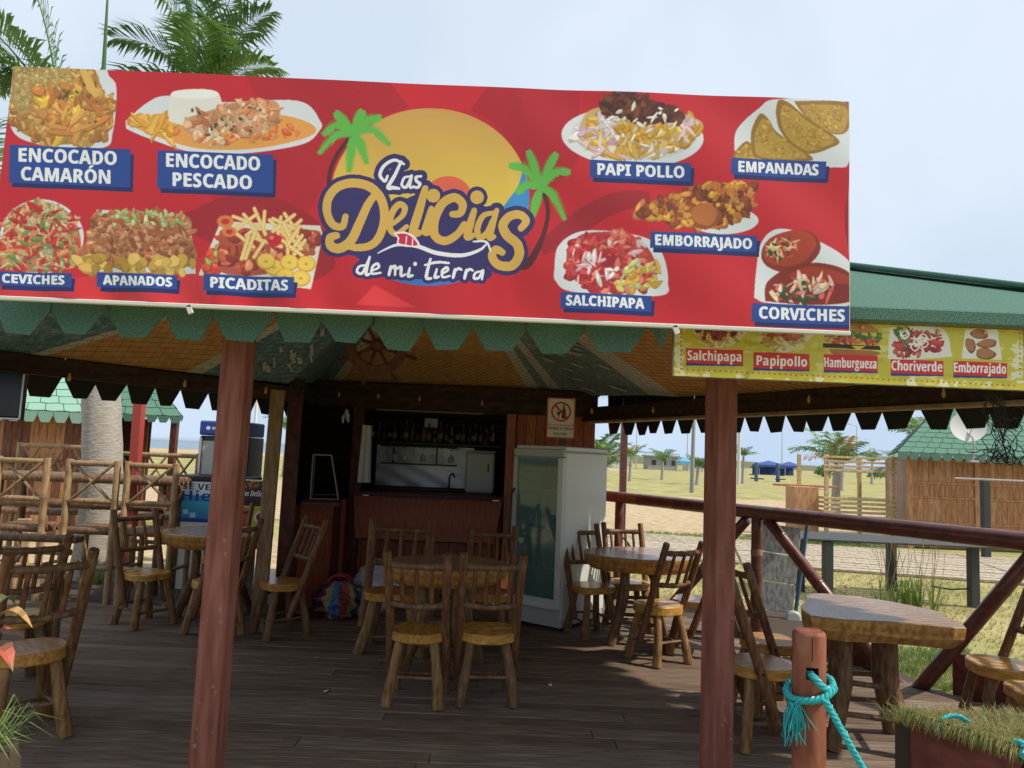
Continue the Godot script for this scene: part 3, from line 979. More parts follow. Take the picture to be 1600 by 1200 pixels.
	# --- right-hand dishes
	p.oval(988, 214, 111, 48, plate, 0.04, 0.0, 44)
	p.oval(990, 212, 98, 38, Color8(204, 210, 220), 0.04, 0.0, 44)
	food(p, [[905, 200], [925, 170], [1000, 165], [1085, 185], [1095, 205], [1050, 235], [960, 250], [905, 225]], [Color8(226, 176, 66), Color8(236, 196, 96), Color8(210, 156, 48), Color8(222, 190, 200), Color8(236, 224, 214)], 230, 15, 6, 2.4)
	food(p, [[935, 160], [965, 146], [1000, 152], [1065, 175], [1060, 192], [1000, 190], [945, 178]], [Color8(104, 54, 34), Color8(128, 72, 42), Color8(84, 42, 30)], 110, 13, 6, 1.8)
	food(p, [[905, 195], [960, 170], [960, 225], [915, 235]], [Color8(206, 170, 196), Color8(232, 216, 226)], 24, 11, 5, 2.8)
	food(p, [[940, 150], [1060, 170], [1050, 240], [940, 230]], [Color8(240, 236, 228)], 30, 6, 3, 2.4)
	p.poly(p.smooth([[1148, 248], [1150, 205], [1185, 170], [1215, 156], [1326, 162], [1327, 250], [1300, 262], [1200, 256]]), plate)
	for q in [[[870, 345], [930, 295], [975, 375], [870, 375]], [[1140, 115], [1390, 120], [1390, 240], [1330, 265], [1250, 230], [1180, 170]], [[1057, 165], [1070, 110], [1120, 125], [1200, 190], [1345, 290], [1300, 330], [1210, 352], [1130, 310], [1075, 240]], [[945, 300], [950, 240], [985, 172], [1020, 190], [1060, 250], [1140, 310], [1225, 382], [980, 375]]]:
		var o := []
		var inr := []
		var cc := Vector2.ZERO
		for v in q:
			o.append(Vector2(850 + v[0] / 2.926, 120 + v[1] / 2.926))
			cc += o[-1] / q.size()
		for v in o: inr.append(v.lerp(cc, 0.16) + Vector2(1, 2))
		p.poly(p.smooth(o + [o[0]]), Color8(150, 112, 40))
		p.poly(p.smooth(inr + [inr[0]]), Color8(186, 148, 58))
		var ar := []
		for v in inr: ar.append([v.x, v.y])
		food(p, ar, [Color8(198, 160, 68), Color8(176, 136, 50), Color8(190, 150, 60)], 90, 6, 2.5)
	p.oval(1130, 345, 55, 21, plate, 0.0, 0.0, 40)
	food(p, [[996, 322], [1050, 305], [1100, 290], [1170, 290], [1176, 320], [1150, 345], [1090, 356], [1040, 345], [1000, 335]], [Color8(196, 116, 46), Color8(160, 82, 34), Color8(216, 146, 66), Color8(128, 62, 30), Color8(222, 166, 60)], 330, 15, 5, 1.5)
	p.oval(1103, 338, 23, 20, Color8(150, 76, 34), 0, 0.06)
	p.oval(1101, 335, 20, 17, Color8(184, 108, 54), 0, 0.06)
	p.poly(p.smooth([[866, 420], [872, 385], [905, 362], [960, 362], [1015, 375], [1036, 400], [1044, 440], [1030, 462], [900, 458], [868, 440], [866, 420]]), plate)
	food(p, [[885, 390], [910, 366], [965, 364], [1005, 380], [1025, 420], [1000, 450], [930, 455], [890, 430]], [Color8(196, 44, 50), Color8(214, 76, 72), Color8(172, 36, 44), Color8(230, 130, 110)], 190, 14, 6, 1.7)
	food(p, [[980, 410], [1030, 410], [1030, 446], [960, 452]], [Color8(214, 196, 110), Color8(196, 206, 140), Color8(220, 170, 70)], 40, 10, 5, 2.0)
	food(p, [[890, 370], [1010, 375], [1000, 445], [900, 440]], [Color8(236, 226, 226), Color8(228, 190, 196)], 30, 9, 4, 2.6)
	p.poly(p.smooth([[1178, 465], [1182, 420], [1190, 378], [1215, 358], [1260, 368], [1328, 410], [1330, 475], [1250, 478], [1190, 472]]), plate)
	p.oval(1236, 392, 47, 32, Color8(136, 46, 26), -0.25, 0.04)
	p.oval(1234, 388, 42, 27, Color8(170, 62, 32), -0.25, 0.04)
	food(p, [[1195, 390], [1215, 370], [1250, 372], [1240, 400], [1205, 405]], [Color8(236, 214, 170), Color8(220, 110, 84), Color8(52, 76, 40), Color8(232, 190, 140)], 50, 7, 3, 2.6)
	p.poly(p.smooth([[1196, 470], [1200, 440], [1240, 415], [1290, 412], [1330, 430], [1330, 470], [1260, 476]]), Color8(132, 42, 26))
	p.poly(p.smooth([[1230, 430], [1270, 416], [1326, 432], [1326, 444], [1270, 436]]), Color8(164, 56, 32))
	food(p, [[1205, 445], [1250, 428], [1300, 436], [1300, 460], [1240, 472], [1205, 462]], [Color8(240, 222, 176), Color8(226, 96, 88), Color8(238, 196, 190), Color8(58, 84, 44)], 70, 9, 4, 2.4)
	p.soften(2)
	# --- name plates
	plate_label(p, 16, 227, 205, 293, [["ENCOCADO", 30, 182], ["CAMARÓN", 34, 172]], blue, deep, white)
	plate_label(p, 247, 235, 427, 301, [["ENCOCADO", 260, 405], ["PESCADO", 270, 392]], blue, deep, white)
	plate_label(p, 0, 424, 115, 450, [["CEVICHES", 4, 102]], blue, deep, white)
	plate_label(p, 151, 425, 276, 452, [["APANADOS", 159, 267]], blue, deep, white)
	plate_label(p, 319, 428, 460, 459, [["PICADITAS", 329, 449]], blue, deep, white)
	plate_label(p, 922, 250, 1080, 284, [["PAPI POLLO", 933, 1068]], blue, deep, white)
	plate_label(p, 1142, 247, 1291, 279, [["EMPANADAS", 1153, 1278]], blue, deep, white)
	plate_label(p, 1016, 362, 1183, 394, [["EMBORRAJADO", 1023, 1174]], blue, deep, white)
	plate_label(p, 876, 457, 1019, 487, [["SALCHIPAPA", 884, 1006]], blue, deep, white)
	plate_label(p, 1175, 473, 1331, 508, [["CORVICHES", 1186, 1319]], blue, deep, white)
	logo(p)
	return p.texture()

func logo(p: Print) -> void:
	# drawn in units of 1/3.157 picture point from (480, 100)
	var hh := p.h
	var k := 1.0 / 3.157
	p.h = PackedFloat64Array([hh[0] * k, hh[1] * k, hh[0] * 480 + hh[1] * 100 + hh[2], hh[3] * k, hh[4] * k, hh[3] * 480 + hh[4] * 100 + hh[5], hh[6] * k, hh[7] * k, hh[6] * 480 + hh[7] * 100 + hh[8]])
	var navy := Color8(52, 44, 104)
	var gold := Color8(214, 172, 82)
	var white := Color8(236, 236, 240)
	var green := Color8(98, 184, 72)
	var trunk := Color8(86, 34, 32)
	p.stroke([[210, 360], [150, 440], [112, 530], [105, 640]], 22, trunk)
	for i in 22:        # sunset disc, printed as bands from ochre to yellow
		var f := i / 21.0
		var y0 := 215.0 + f * 500.0
		var c := Color8(208, 158, 84).lerp(Color8(224, 196, 74), f)
		var row := []
		for side in [-1.0, 1.0]:
			for j in 9:
				var y: float = y0 + (24.0 * j / 8.0 if side < 0 else 24.0 * (8 - j) / 8.0)
				row.append(Vector2(605 + side * 490.0 * sqrt(maxf(0.0, 1.0 - pow((y - 655.0) / 440.0, 2))), y))
		p.poly(row, c)
	var seab := []
	for i in 31:
		var a := PI * (0.15 + 0.70 * i / 30.0)
		seab.append(Vector2(605 + 490 * cos(a), 655 + 440 * sin(a)))
	p.poly(seab, Color8(52, 120, 200))
	p.poly(p.smooth([[955, 720], [1000, 660], [1040, 600], [1066, 530], [1088, 590], [1097, 660], [1085, 730]], 0.1), Color8(58, 140, 208))
	p.oval(695, 650, 115, 98, Color8(226, 100, 72))
	p.stroke([[1160, 620], [1188, 720], [1165, 840], [1110, 950]], 22, trunk)
	p.poly(p.smooth([[1172, 800], [1188, 800], [1150, 920], [1095, 1008], [1040, 1004], [1110, 930], [1172, 800]]), trunk)
	for pal in [[225, 345, [[80, 345, -50], [60, 437, -45], [140, 240, -8], [272, 232, 12], [360, 262, 24], [404, 395, 55], [205, 525, 14], [292, 485, 30]]], [1152, 610, [[1002, 500, -40], [1092, 432, -14], [1228, 446, 18], [1292, 535, 36], [1270, 765, 46], [1112, 750, -10], [1035, 632, -28]]]]:
		var c := Vector2(pal[0], pal[1])
		for f in pal[2]:
			var tip := Vector2(f[0], f[1])
			var d := tip - c
			var mid := c + d * 0.5 + Vector2(0, -absf(f[2]) * 0.9)
			var spine := p.smooth([c, mid, tip], 0.05)
			for i in range(2, spine.size()):
				var t := float(i) / spine.size()
				var q: Vector2 = spine[i]
				var dir: Vector2 = (spine[i] - spine[i - 1]).normalized()
				var L := 34.0 * sin(PI * (0.15 + 0.8 * t)) + 6.0
				for sd in [-1.0, 1.0]:
					var lf: Vector2 = q + (dir * 0.75 + dir.orthogonal() * sd * 0.75) * L
					p.poly([q - dir * 5, lf, q + dir * 5], green)
			p.stroke([c, mid, tip], 9, green, 0.6)
	var word := [
		[[[188, 752], [172, 800], [125, 790], [97, 730], [104, 660], [150, 605], [225, 585], [310, 605], [366, 670], [380, 760], [355, 850], [310, 895], [240, 905], [180, 890]], 36],
		[[[345, 630], [300, 690], [255, 790], [215, 870], [160, 908], [115, 895], [112, 855], [145, 845]], 38],
		[[[425, 785], [470, 745], [480, 705], [450, 692], [415, 740], [408, 810], [440, 838], [490, 800]], 26],
		[[[582, 612], [552, 720], [522, 825], [550, 832]], 36], [[[612, 712], [594, 780], [582, 826], [606, 826]], 32], [[[622, 646], [622, 650]], 54],
		[[[716, 740], [755, 735], [766, 690], [725, 658], [665, 690], [628, 770], [630, 845], [680, 872], [740, 840], [775, 790]], 36],
		[[[824, 722], [804, 790], [790, 850], [815, 846]], 32], [[[838, 655], [838, 659]], 54],
		[[[915, 735], [868, 750], [840, 810], [850, 855], [885, 835], [912, 775]], 25], [[[935, 722], [912, 800], [900, 855], [920, 852]], 28],
		[[[1055, 812], [1080, 775], [1050, 745], [1000, 752], [966, 795], [985, 845], [1035, 890], [1045, 945], [1010, 995], [945, 992], [912, 950], [930, 915], [962, 930]], 38]]
	var las := [[[[476, 492], [430, 472], [380, 498], [358, 545], [382, 575], [395, 550]], 15], [[[462, 480], [432, 545], [398, 605], [425, 608], [452, 612]], 17], [[[505, 553], [478, 560], [466, 595], [486, 606], [505, 575], [514, 550], [506, 604], [520, 606]], 13], [[[562, 552], [538, 556], [538, 575], [556, 590], [542, 608], [522, 602]], 14]]
	var low := [[[[285, 992], [255, 1000], [246, 1025], [270, 1032], [292, 990], [308, 950]], 12], [[[308, 950], [290, 1034], [308, 1034]], 13], [[[322, 1018], [352, 1002], [345, 984], [322, 1000], [320, 1032], [362, 1028]], 12], [[[412, 996], [402, 1040]], 14], [[[408, 1012], [432, 996], [432, 1040]], 13], [[[436, 1012], [462, 1000], [462, 1042], [484, 1036]], 13], [[[506, 1006], [498, 1044], [520, 1042]], 14], [[[532, 984], [532, 987]], 17], [[[608, 962], [588, 1050], [612, 1058]], 15], [[[580, 992], [640, 978], [700, 982]], 12], [[[640, 1012], [630, 1052], [650, 1050]], 13], [[[668, 1034], [694, 1018], [688, 1004], [666, 1022], [670, 1052], [704, 1046]], 12], [[[730, 1012], [720, 1056]], 14], [[[724, 1030], [745, 1010], [762, 1016]], 12], [[[786, 1016], [776, 1060]], 14], [[[780, 1034], [800, 1014], [818, 1020]], 12], [[[864, 1022], [830, 1032], [824, 1058], [848, 1054], [868, 1018], [862, 1064]], 12]]
	for s in word: p.stroke(s[0], s[1], navy, 0.0, 25.0)
	for s in las: p.stroke(s[0], s[1], navy, 0.0, 24.0)
	for s in low: p.stroke(s[0], s[1], navy, 0.0, 17.0)
	p.poly(p.smooth([[110, 700], [180, 610], [330, 600], [420, 690], [560, 640], [800, 680], [1000, 760], [1040, 900], [900, 1000], [600, 1020], [300, 980], [150, 880]]), navy)
	p.poly(p.smooth([[240, 1000], [300, 950], [600, 940], [880, 1000], [870, 1066], [560, 1062], [260, 1040]]), navy)
	for s in word: p.stroke(s[0], s[1] * 1.28, gold, 0.3)
	for s in las: p.stroke(s[0], s[1] * 1.2, white, 0.3)
	for s in low: p.stroke(s[0], s[1] * 1.2, white, 0.3)
	p.stroke([[348, 932], [440, 892], [540, 898], [640, 932], [760, 944], [850, 918], [888, 884]], 22, white, 0.75)
	p.stroke([[820, 876], [882, 878], [904, 922]], 12, white, 0.3)
	p.poly(p.smooth([[424, 832], [480, 826], [530, 850], [552, 900], [450, 894], [444, 858], [424, 832]]), white)
	p.poly(p.smooth([[440, 838], [482, 836], [522, 858], [540, 894], [456, 884], [454, 858], [440, 838]]), Color8(206, 40, 76))
	p.stroke([[490, 850], [486, 888]], 6, white)
	p.stroke([[520, 862], [518, 892]], 6, white)
	p.h = hh

func yellow_print() -> ImageTexture:
	var p := Print.new(1024, 182, Color8(196, 186, 62))
	p.h = PackedFloat64Array([1.9518672867228066, 0.040759500864712986, -2077.8935995742727, -0.08542352856496295, 2.038143647112625, -915.1944927336937, -3.66393086380085e-06, 8.741874210732294e-05, 1.0])
	# sun-bleached patches of the print
	for i in 150:
		p.oval(p.rng.randf_range(1050, 1610), p.rng.randf_range(495, 612), p.rng.randf_range(2, 16), p.rng.randf_range(1, 6), [Color8(206, 198, 92), Color8(186, 176, 50), Color8(212, 206, 120)][i % 3], 0.02, 0.3, 12)
	for i in 60:
		var e := i % 3
		p.oval([1062, 1590, p.rng.randf_range(1060, 1600)][e] + p.rng.randf_range(-8, 8), p.rng.randf_range(500, 600) if e < 2 else p.rng.randf_range(588, 606), p.rng.randf_range(2, 9), p.rng.randf_range(1.5, 7), Color8(222, 220, 184), 0.0, 0.4, 12)
	var red := Color8(200, 44, 52)
	var blue := Color8(44, 56, 140)
	var white := Color8(238, 236, 234)
	for i in 62:
		p.oval(1066 + i * 8.5, 577 + i * 0.42, 1.5, 1.5, Color8(176, 78, 52), 0, 0, 8)
	for i in 9:
		p.oval(1064, 520 + i * 7, 1.4, 1.4, Color8(176, 78, 52), 0, 0, 8)
		p.oval(1594, 520 + i * 8, 1.4, 1.4, Color8(176, 78, 52), 0, 0, 8)
	p.poly(p.smooth([[1078, 508], [1165, 510], [1150, 536], [1120, 543], [1092, 534]]), Color8(214, 206, 170))
	food(p, [[1080, 508], [1162, 510], [1150, 532], [1120, 540], [1094, 530]], [Color8(206, 176, 106), Color8(190, 156, 80)], 70, 7, 3, 2.6)
	food(p, [[1086, 506], [1155, 508], [1145, 530], [1096, 528]], [Color8(120, 40, 50), Color8(146, 62, 70)], 34, 6.5, 5, 1.2)
	p.poly(p.smooth([[1184, 512], [1270, 515], [1250, 542], [1222, 551], [1198, 540]]), Color8(214, 206, 170))
	food(p, [[1184, 512], [1268, 515], [1250, 540], [1222, 548], [1198, 536]], [Color8(206, 176, 106), Color8(190, 150, 80), Color8(220, 196, 140)], 70, 8, 4, 2.6)
	food(p, [[1195, 510], [1260, 512], [1240, 528], [1205, 528]], [Color8(196, 106, 84), Color8(180, 84, 62)], 30, 8, 4, 1.5)
	p.poly(p.smooth([[1300, 515], [1312, 507], [1340, 503], [1362, 509], [1368, 520], [1296, 518]]), Color8(182, 126, 66))
	food(p, [[1290, 518], [1376, 522], [1374, 532], [1290, 528]], [Color8(62, 104, 46), Color8(84, 130, 60)], 60, 5, 3, 2.2)
	food(p, [[1292, 526], [1374, 530], [1370, 538], [1294, 534]], [Color8(186, 52, 42), Color8(206, 120, 70)], 50, 5, 3, 2.0)
	p.poly([[1286, 536], [1374, 541], [1376, 547], [1286, 543]], Color8(54, 34, 28))
	p.poly([[1330, 540], [1352, 541], [1340, 548]], Color8(222, 180, 70))
	p.poly(p.smooth([[1296, 545], [1368, 549], [1364, 556], [1300, 553]]), Color8(166, 108, 56))
	p.poly(p.smooth([[1390, 512], [1470, 512], [1486, 552], [1480, 558], [1396, 562], [1388, 550], [1390, 512]]), Color8(224, 222, 214))
	food(p, [[1398, 518], [1465, 518], [1474, 548], [1400, 556]], [Color8(190, 66, 62), Color8(206, 110, 90), Color8(160, 50, 50)], 60, 7, 4, 1.8)
	food(p, [[1398, 512], [1425, 514], [1420, 545], [1400, 540]], [Color8(74, 112, 66), Color8(104, 140, 86)], 30, 6, 3, 1.6)
	for i in 8:
		var c := Vector2(p.rng.randf_range(1408, 1445), p.rng.randf_range(516, 545))
		p.stroke([c + Vector2(-7, 0), c + Vector2(0, -6), c + Vector2(7, 0), c + Vector2(0, 6), c + Vector2(-7, 0)], 2.0, white)
	p.poly([[1508, 515], [1558, 515], [1566, 562], [1502, 560]], Color8(226, 224, 216))
	for q in [[1530, 522, 14, 8, 0.1], [1516, 540, 8, 12, -0.3], [1542, 537, 16, 7, -0.1], [1540, 553, 16, 9, 0.1]]:
		p.oval(q[0], q[1], q[2], q[3], Color8(134, 84, 50), q[4], 0.08)
		p.oval(q[0] - 1, q[1] - 1, q[2] * 0.85, q[3] * 0.8, Color8(172, 118, 78), q[4], 0.08)
	for l in [["Salchipapa", 1072, 544, 1161, 571, 1074, 1158], ["Papipollo", 1177, 550, 1265, 579, 1182, 1261], ["Hamburgueza", 1287, 553, 1371, 582, 1288, 1369], ["Choriverde", 1392, 561, 1474, 587, 1393, 1472], ["Emborrajado", 1489, 564, 1574, 590, 1490, 1572]]:
		p.poly([[l[1], l[4] - 4], [l[3], l[4] - 2], [l[3], l[4] + 1], [l[1], l[4]]], blue)
		p.poly([[l[1], l[2]], [l[3], l[2] + 3], [l[3], l[4] - 1], [l[1], l[4] - 4]], red)
		for dx in [0.0, 0.5]:
			p.letters(l[0], l[5] + dx, l[4] - 8.5, l[6] - l[5], 15.0, white, "Droid Sans", 700, 0.0, 0.03)
	return p.texture()

func printed(tex: Texture2D, rough := 0.45) -> StandardMaterial3D:
	var m := StandardMaterial3D.new()
	m.albedo_texture = tex
	m.roughness = rough
	m.texture_repeat = false
	return m

# a sheet of cloth or board, uv over the whole of it; wave is the depth of its creases
func printed_sheet(w: float, h: float, nx: int, ny: int, wave: Callable) -> ArrayMesh:
	var st := begin()
	for i in nx:
		for j in ny:
			for c in [[i, j], [i + 1, j], [i + 1, j + 1], [i, j], [i + 1, j + 1], [i, j + 1]]:
				var u: float = float(c[0]) / nx
				var v: float = float(c[1]) / ny
				st.set_smooth_group(1)
				st.set_uv(Vector2(u, v))
				st.add_vertex(Vector3((u - 0.5) * w, (0.5 - v) * h, wave.call(u, v)))
	return done(st)

func build_banners() -> void:
	var t := thing("menu_banner", "large red food banner with a sunset logo above the front eave", "banner", Vector3(-0.3625, 2.64, -2.75))
	var wave := func(u: float, v: float) -> float:
		var e := pow(maxf(0.0, v - 0.55) / 0.45, 2.0)
		return 0.004 * sin(u * 9.0 + v * 2.0) + e * (0.010 * sin((u - v * 0.08) * 74.0) * maxf(0.0, sin(u * 5.0 + 0.4)) + 0.007 * sin((u + v * 0.12) * 41.0)) + 0.0035 * sin((u * 3.0 - v) * 12.0) * (1.0 if u > 0.6 else 0.3)
	part("printed_cloth", printed_sheet(3.25, 0.905, 150, 30, wave), printed(banner_print(), 0.38), t)
	var st := begin()
	cbox(st, Vector3(0, -0.461, 0.0), Vector3(3.255, 0.016, 0.02), Basis.IDENTITY, 0.003)
	part("hem_rail", done(st), M.label_paper, t)
	st = begin()
	for s in [-1.0, 1.0]:
		cbox(st, Vector3(s * 1.626, 0, -0.008), Vector3(0.005, 0.905, 0.012), Basis.IDENTITY, 0.001)
	part("edge_frame", done(st), M.label_paper, t)
	for x in [-1.5, -0.5, 0.5, 1.5]:
		st = begin()
		tube(st, Vector3(x, -0.455, -0.03), Vector3(x, 0.45, -0.03), 0.014, 0.014, 8)
		tube(st, Vector3(x, -0.40, -0.03), Vector3(x, -0.38, -0.22), 0.012, 0.012, 8)
		tube(st, Vector3(x, 0.35, -0.03), Vector3(x, -0.10, -0.62), 0.012, 0.012, 8)
		part("frame_strut", done(st), M.steel, t)
	st = begin()
	for x in [-0.86, 0.97]:
		cbox(st, Vector3(x, -0.475, 0.004), Vector3(0.02, 0.035, 0.012), Basis(Vector3.BACK, 0.4), 0.002)
	part("tie", done(st), M.label_paper, t)
	var y := thing("menu_board", "faded yellow menu strip with five snack pictures under the red banner", "banner", Vector3(1.36, 2.14, -2.965))
	var w2 := func(u: float, v: float) -> float: return 0.002 * sin(u * 23.0 + v * 3.0)
	part("printed_sheet", printed_sheet(1.42, 0.245, 60, 6, w2), printed(yellow_print(), 0.5), y)
	st = begin()
	cbox(st, Vector3(0, 0.0, -0.012), Vector3(1.43, 0.25, 0.016), Basis.IDENTITY, 0.002)
	part("backing_board", done(st), M.weathered, y)
	st = begin()
	cbox(st, Vector3(0.30, 0.135, 0.0), Vector3(2.0, 0.02, 0.03), Basis.IDENTITY, 0.003)
	part("batten", done(st), M.post_tan, y)
	for x in [0.05, 0.22, 0.36, 0.55]:
		st = begin()
		tube(st, Vector3(x, 0.105, 0.004), Vector3(x, 0.105, 0.012), 0.008, 0.007, 8)
		part("screw_cap", done(st), M.bulb, y)

# ------------------------------------------------------------------ bar hut
func planks(parent: Node, a: Vector3, b: Vector3, y0: float, y1: float, w: float, thick: float, mats: Array, called := "plank") -> void:
	# upright boards side by side from a to b (plan points), between heights y0 and y1
	var d := b - a
	d.y = 0
	var L := d.length()
	var u := d / L
	var n := maxi(1, int(round(L / w)))
	var bw := L / n
	var bas := Basis(u, Vector3.UP, u.cross(Vector3.UP))
	for i in n:
		var c := a + u * (bw * (i + 0.5))
		var st := begin()
		cbox(st, Vector3(c.x, (y0 + y1) * 0.5, c.z) + bas.z * rng.randf_range(-0.0015, 0.0015), Vector3(bw - 0.004, y1 - y0, thick), bas, 0.004)
		part(called, done(st), mats[rng.randi() % mats.size()], parent)

func bar(parent: Node, called: String, c: Vector3, s: Vector3, m: Material, turn := 0.0, ch := 0.005) -> MeshInstance3D:
	var st := begin()
	cbox(st, c, s, Basis(Vector3.UP, turn), ch)
	return part(called, done(st), m, parent)

func bottle_mesh(h: float, r: float) -> ArrayMesh:
	var st := begin()
	rings(st, [Vector3.ZERO, Vector3(0, 0.006, 0), Vector3(0, h * 0.55, 0), Vector3(0, h * 0.68, 0), Vector3(0, h * 0.74, 0), Vector3(0, h * 0.97, 0), Vector3(0, h, 0)], [r * 0.9, r, r, r * 0.55, r * 0.36, r * 0.34, r * 0.36], 10)
	return done(st)

func build_bar() -> void:
	var hut := thing("bar_hut", "dark red planked bar hut with open serving hatch under the pavilion roof", "bar hut")
	# front below the counter
	planks(hut, Vector3(-1.66, 0, -8.2), Vector3(-0.05, 0, -8.2), DECK, 1.16, 0.095, 0.022, [M.bar_wood, M.bar_wood, M.bar_wood_b], "front_plank")
	# left wing
	planks(hut, Vector3(-1.99, 0, -6.86), Vector3(-1.68, 0, -8.18), DECK, 1.13, 0.10, 0.022, [M.bar_wood, M.dark_red], "wing_plank")
	bar(hut, "wing_counter", Vector3(-1.86, 1.155, -7.5), Vector3(0.34, 0.04, 1.42), M.dark_red, 0.23)
	# wall right of the hatch
	planks(hut, Vector3(0.07, 0, -8.2), Vector3(0.92, 0, -8.2), DECK, 2.14, 0.105, 0.022, [M.bar_wood_b, M.bar_wood, M.orange_wood], "wall_plank")
	bar(hut, "jamb", Vector3(0.01, 1.13, -8.17), Vector3(0.10, 2.02, 0.09), M.orange_wood)
	bar(hut, "corner_post", Vector3(-1.66, 1.13, -8.13), Vector3(0.115, 2.02, 0.115), M.dark_red)
	bar(hut, "counter", Vector3(-0.84, 1.20, -8.14), Vector3(1.60, 0.045, 0.42), M.dark_red)
	# serving flap let down in front of the counter, wider at its top
	var st := begin()
	prism(st, PackedVector2Array([Vector2(-0.80, 0.24), Vector2(0.80, 0.24), Vector2(0.73, -0.23), Vector2(-0.74, -0.23)]), 0.026, Transform3D(Basis(Vector3.RIGHT, -0.16), Vector3(-0.85, 0.955, -7.99)), 0.003)
	part("serving_flap", done(st), M.bar_wood, hut)
	bar(hut, "flap_ledge", Vector3(-0.85, 0.715, -8.13), Vector3(1.5, 0.025, 0.09), M.dark_red)
	for x in [-1.5, -0.12]:
		bar(hut, "hinge", Vector3(x, 1.185, -7.915), Vector3(0.07, 0.012, 0.02), M.steel)
	# inside: back and side walls, ceiling, floor
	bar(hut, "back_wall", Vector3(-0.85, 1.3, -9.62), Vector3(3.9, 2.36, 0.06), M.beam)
	bar(hut, "side_wall", Vector3(0.92, 1.13, -8.92), Vector3(0.05, 2.02, 1.38), M.bar_wood)
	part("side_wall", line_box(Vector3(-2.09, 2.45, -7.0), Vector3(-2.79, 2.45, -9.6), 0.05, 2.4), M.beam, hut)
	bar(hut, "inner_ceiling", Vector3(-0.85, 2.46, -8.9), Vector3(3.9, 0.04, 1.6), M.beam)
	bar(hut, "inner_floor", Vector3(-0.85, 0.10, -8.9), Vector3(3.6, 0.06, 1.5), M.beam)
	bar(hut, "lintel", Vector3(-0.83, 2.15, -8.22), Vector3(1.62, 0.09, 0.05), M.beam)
	# shelves
	bar(hut, "shelf", Vector3(-0.95, 1.765, -9.32), Vector3(1.7, 0.03, 0.30), M.black)
	bar(hut, "shelf", Vector3(-0.95, 2.06, -9.40), Vector3(1.7, 0.025, 0.22), M.beam)
	# crumpled foil splashback
	st = begin()
	for i in 24:
		for j in 12:
			for c in [[i, j], [i + 1, j], [i + 1, j + 1], [i, j], [i + 1, j + 1], [i, j + 1]]:
				var u: float = c[0] / 24.0
				var v: float = c[1] / 12.0
				st.set_smooth_group(1)
				st.add_vertex(Vector3(-1.70 + u * 1.25, 1.22 + v * 0.52, -9.56 + 0.007 * sin(u * 13.0 + v * 9.0) * sin(v * 7.0 + u * 5.0)))
	part("foil_splashback", done(st), M.foil, hut)
	bar(hut, "back_counter", Vector3(-0.85, 1.18, -9.33), Vector3(2.6, 0.05, 0.5), M.dark_red)
	# menu strip over the hatch
	var p := Print.new(512, 40, Color8(120, 112, 104))
	for i in 5:
		p.poly([[14 + i * 100, 9], [92 + i * 100, 9], [92 + i * 100, 32], [14 + i * 100, 32]], Color8(140, 26, 32))
		if i == 1: p.letters("Picaditas", 119, 27, 68, 13, Color8(220, 214, 206))
		else: p.unreadable(20 + i * 100, 26, 64, 9, Color8(196, 180, 172))
	var strip := thing("menu_strip", "narrow printed strip of dish names over the serving hatch", "sign", Vector3(-0.90, 2.145, -8.185))
	part("printed_sheet", printed_sheet(1.18, 0.085, 4, 1, func(_u, _v): return 0.0), printed(p.texture()), strip)
	# bottles on the shelf
	var tints := [[0.02, 0.05, 0.02], [0.06, 0.025, 0.01], [0.20, 0.18, 0.15], [0.015, 0.015, 0.02], [0.16, 0.05, 0.03], [0.05, 0.07, 0.09]]
	var caps := ["green glass", "brown glass", "clear glass", "black glass", "red glass", "blue glass"]
	var proto := [bottle_mesh(0.27, 0.037), bottle_mesh(0.24, 0.033), bottle_mesh(0.21, 0.042)]
	for i in 22:
		var k := rng.randi() % 6
		var m := StandardMaterial3D.new()
		m.albedo_color = lin(tints[k][0], tints[k][1], tints[k][2])
		m.roughness = 0.1
		var b := thing("liquor_bottle", "%s liquor bottle in the row on the bar's back shelf" % caps[k], "bottle", Vector3(-1.72 + i * 0.071, 1.782, -9.30 + (0.06 if i % 2 == 0 else -0.05) + rng.randf_range(-0.01, 0.01)), rng.randf() * TAU, "bottles on the back shelf")
		part("body", proto[i % 3], m, b)
		var l := begin()
		var r: float = [0.0375, 0.0335, 0.0425][i % 3]
		rings(l, [Vector3(0, 0.05, 0), Vector3(0, 0.11, 0)], [r, r], 10, false)
		part("paper_label", done(l), [M.weathered, M.post_tan, M.dark_red][i % 3], b)
	# hanging wine glasses
	var rack := thing("glass_rack", "dark bar with hooks under the shelf for hanging wine glasses", "rack", Vector3(-1.12, 1.70, -9.22))
	bar(rack, "bar", Vector3(0, 0.03, 0), Vector3(0.95, 0.02, 0.05), M.black)
	for x in [-0.32, 0.22]:
		bar(rack, "bracket", Vector3(x, -0.09, -0.05), Vector3(0.02, 0.22, 0.02), M.black)
	bar(rack, "lower_bar", Vector3(0, -0.19, -0.05), Vector3(0.95, 0.018, 0.03), M.black)
	var gm := begin()
	rings(gm, [Vector3(0, 0, 0), Vector3(0, -0.004, 0), Vector3(0, -0.01, 0), Vector3(0, -0.075, 0), Vector3(0, -0.10, 0), Vector3(0, -0.14, 0), Vector3(0, -0.17, 0)], [0.03, 0.03, 0.005, 0.005, 0.03, 0.037, 0.03], 12, false)
	var gmesh := done(gm)
	for i in 8:
		var gl := solo("wine_glass", gmesh, M.white_enamel if i % 3 == 1 else M.glass, "upturned wine glass hanging from the rack behind the bar", "wine glass", Vector3(-1.52 + i * 0.115, 1.715, -9.17), Basis.IDENTITY, "glasses hanging behind the bar")
		gl.rotation.y = i
	# note, white container, tap
	solo("paper_note", box_mesh(Vector3(0.16, 0.11, 0.004), 0.001), M.rope_fleck, "small pale green note stuck on the back shelf edge", "note", Vector3(-0.99, 2.03, -9.27))
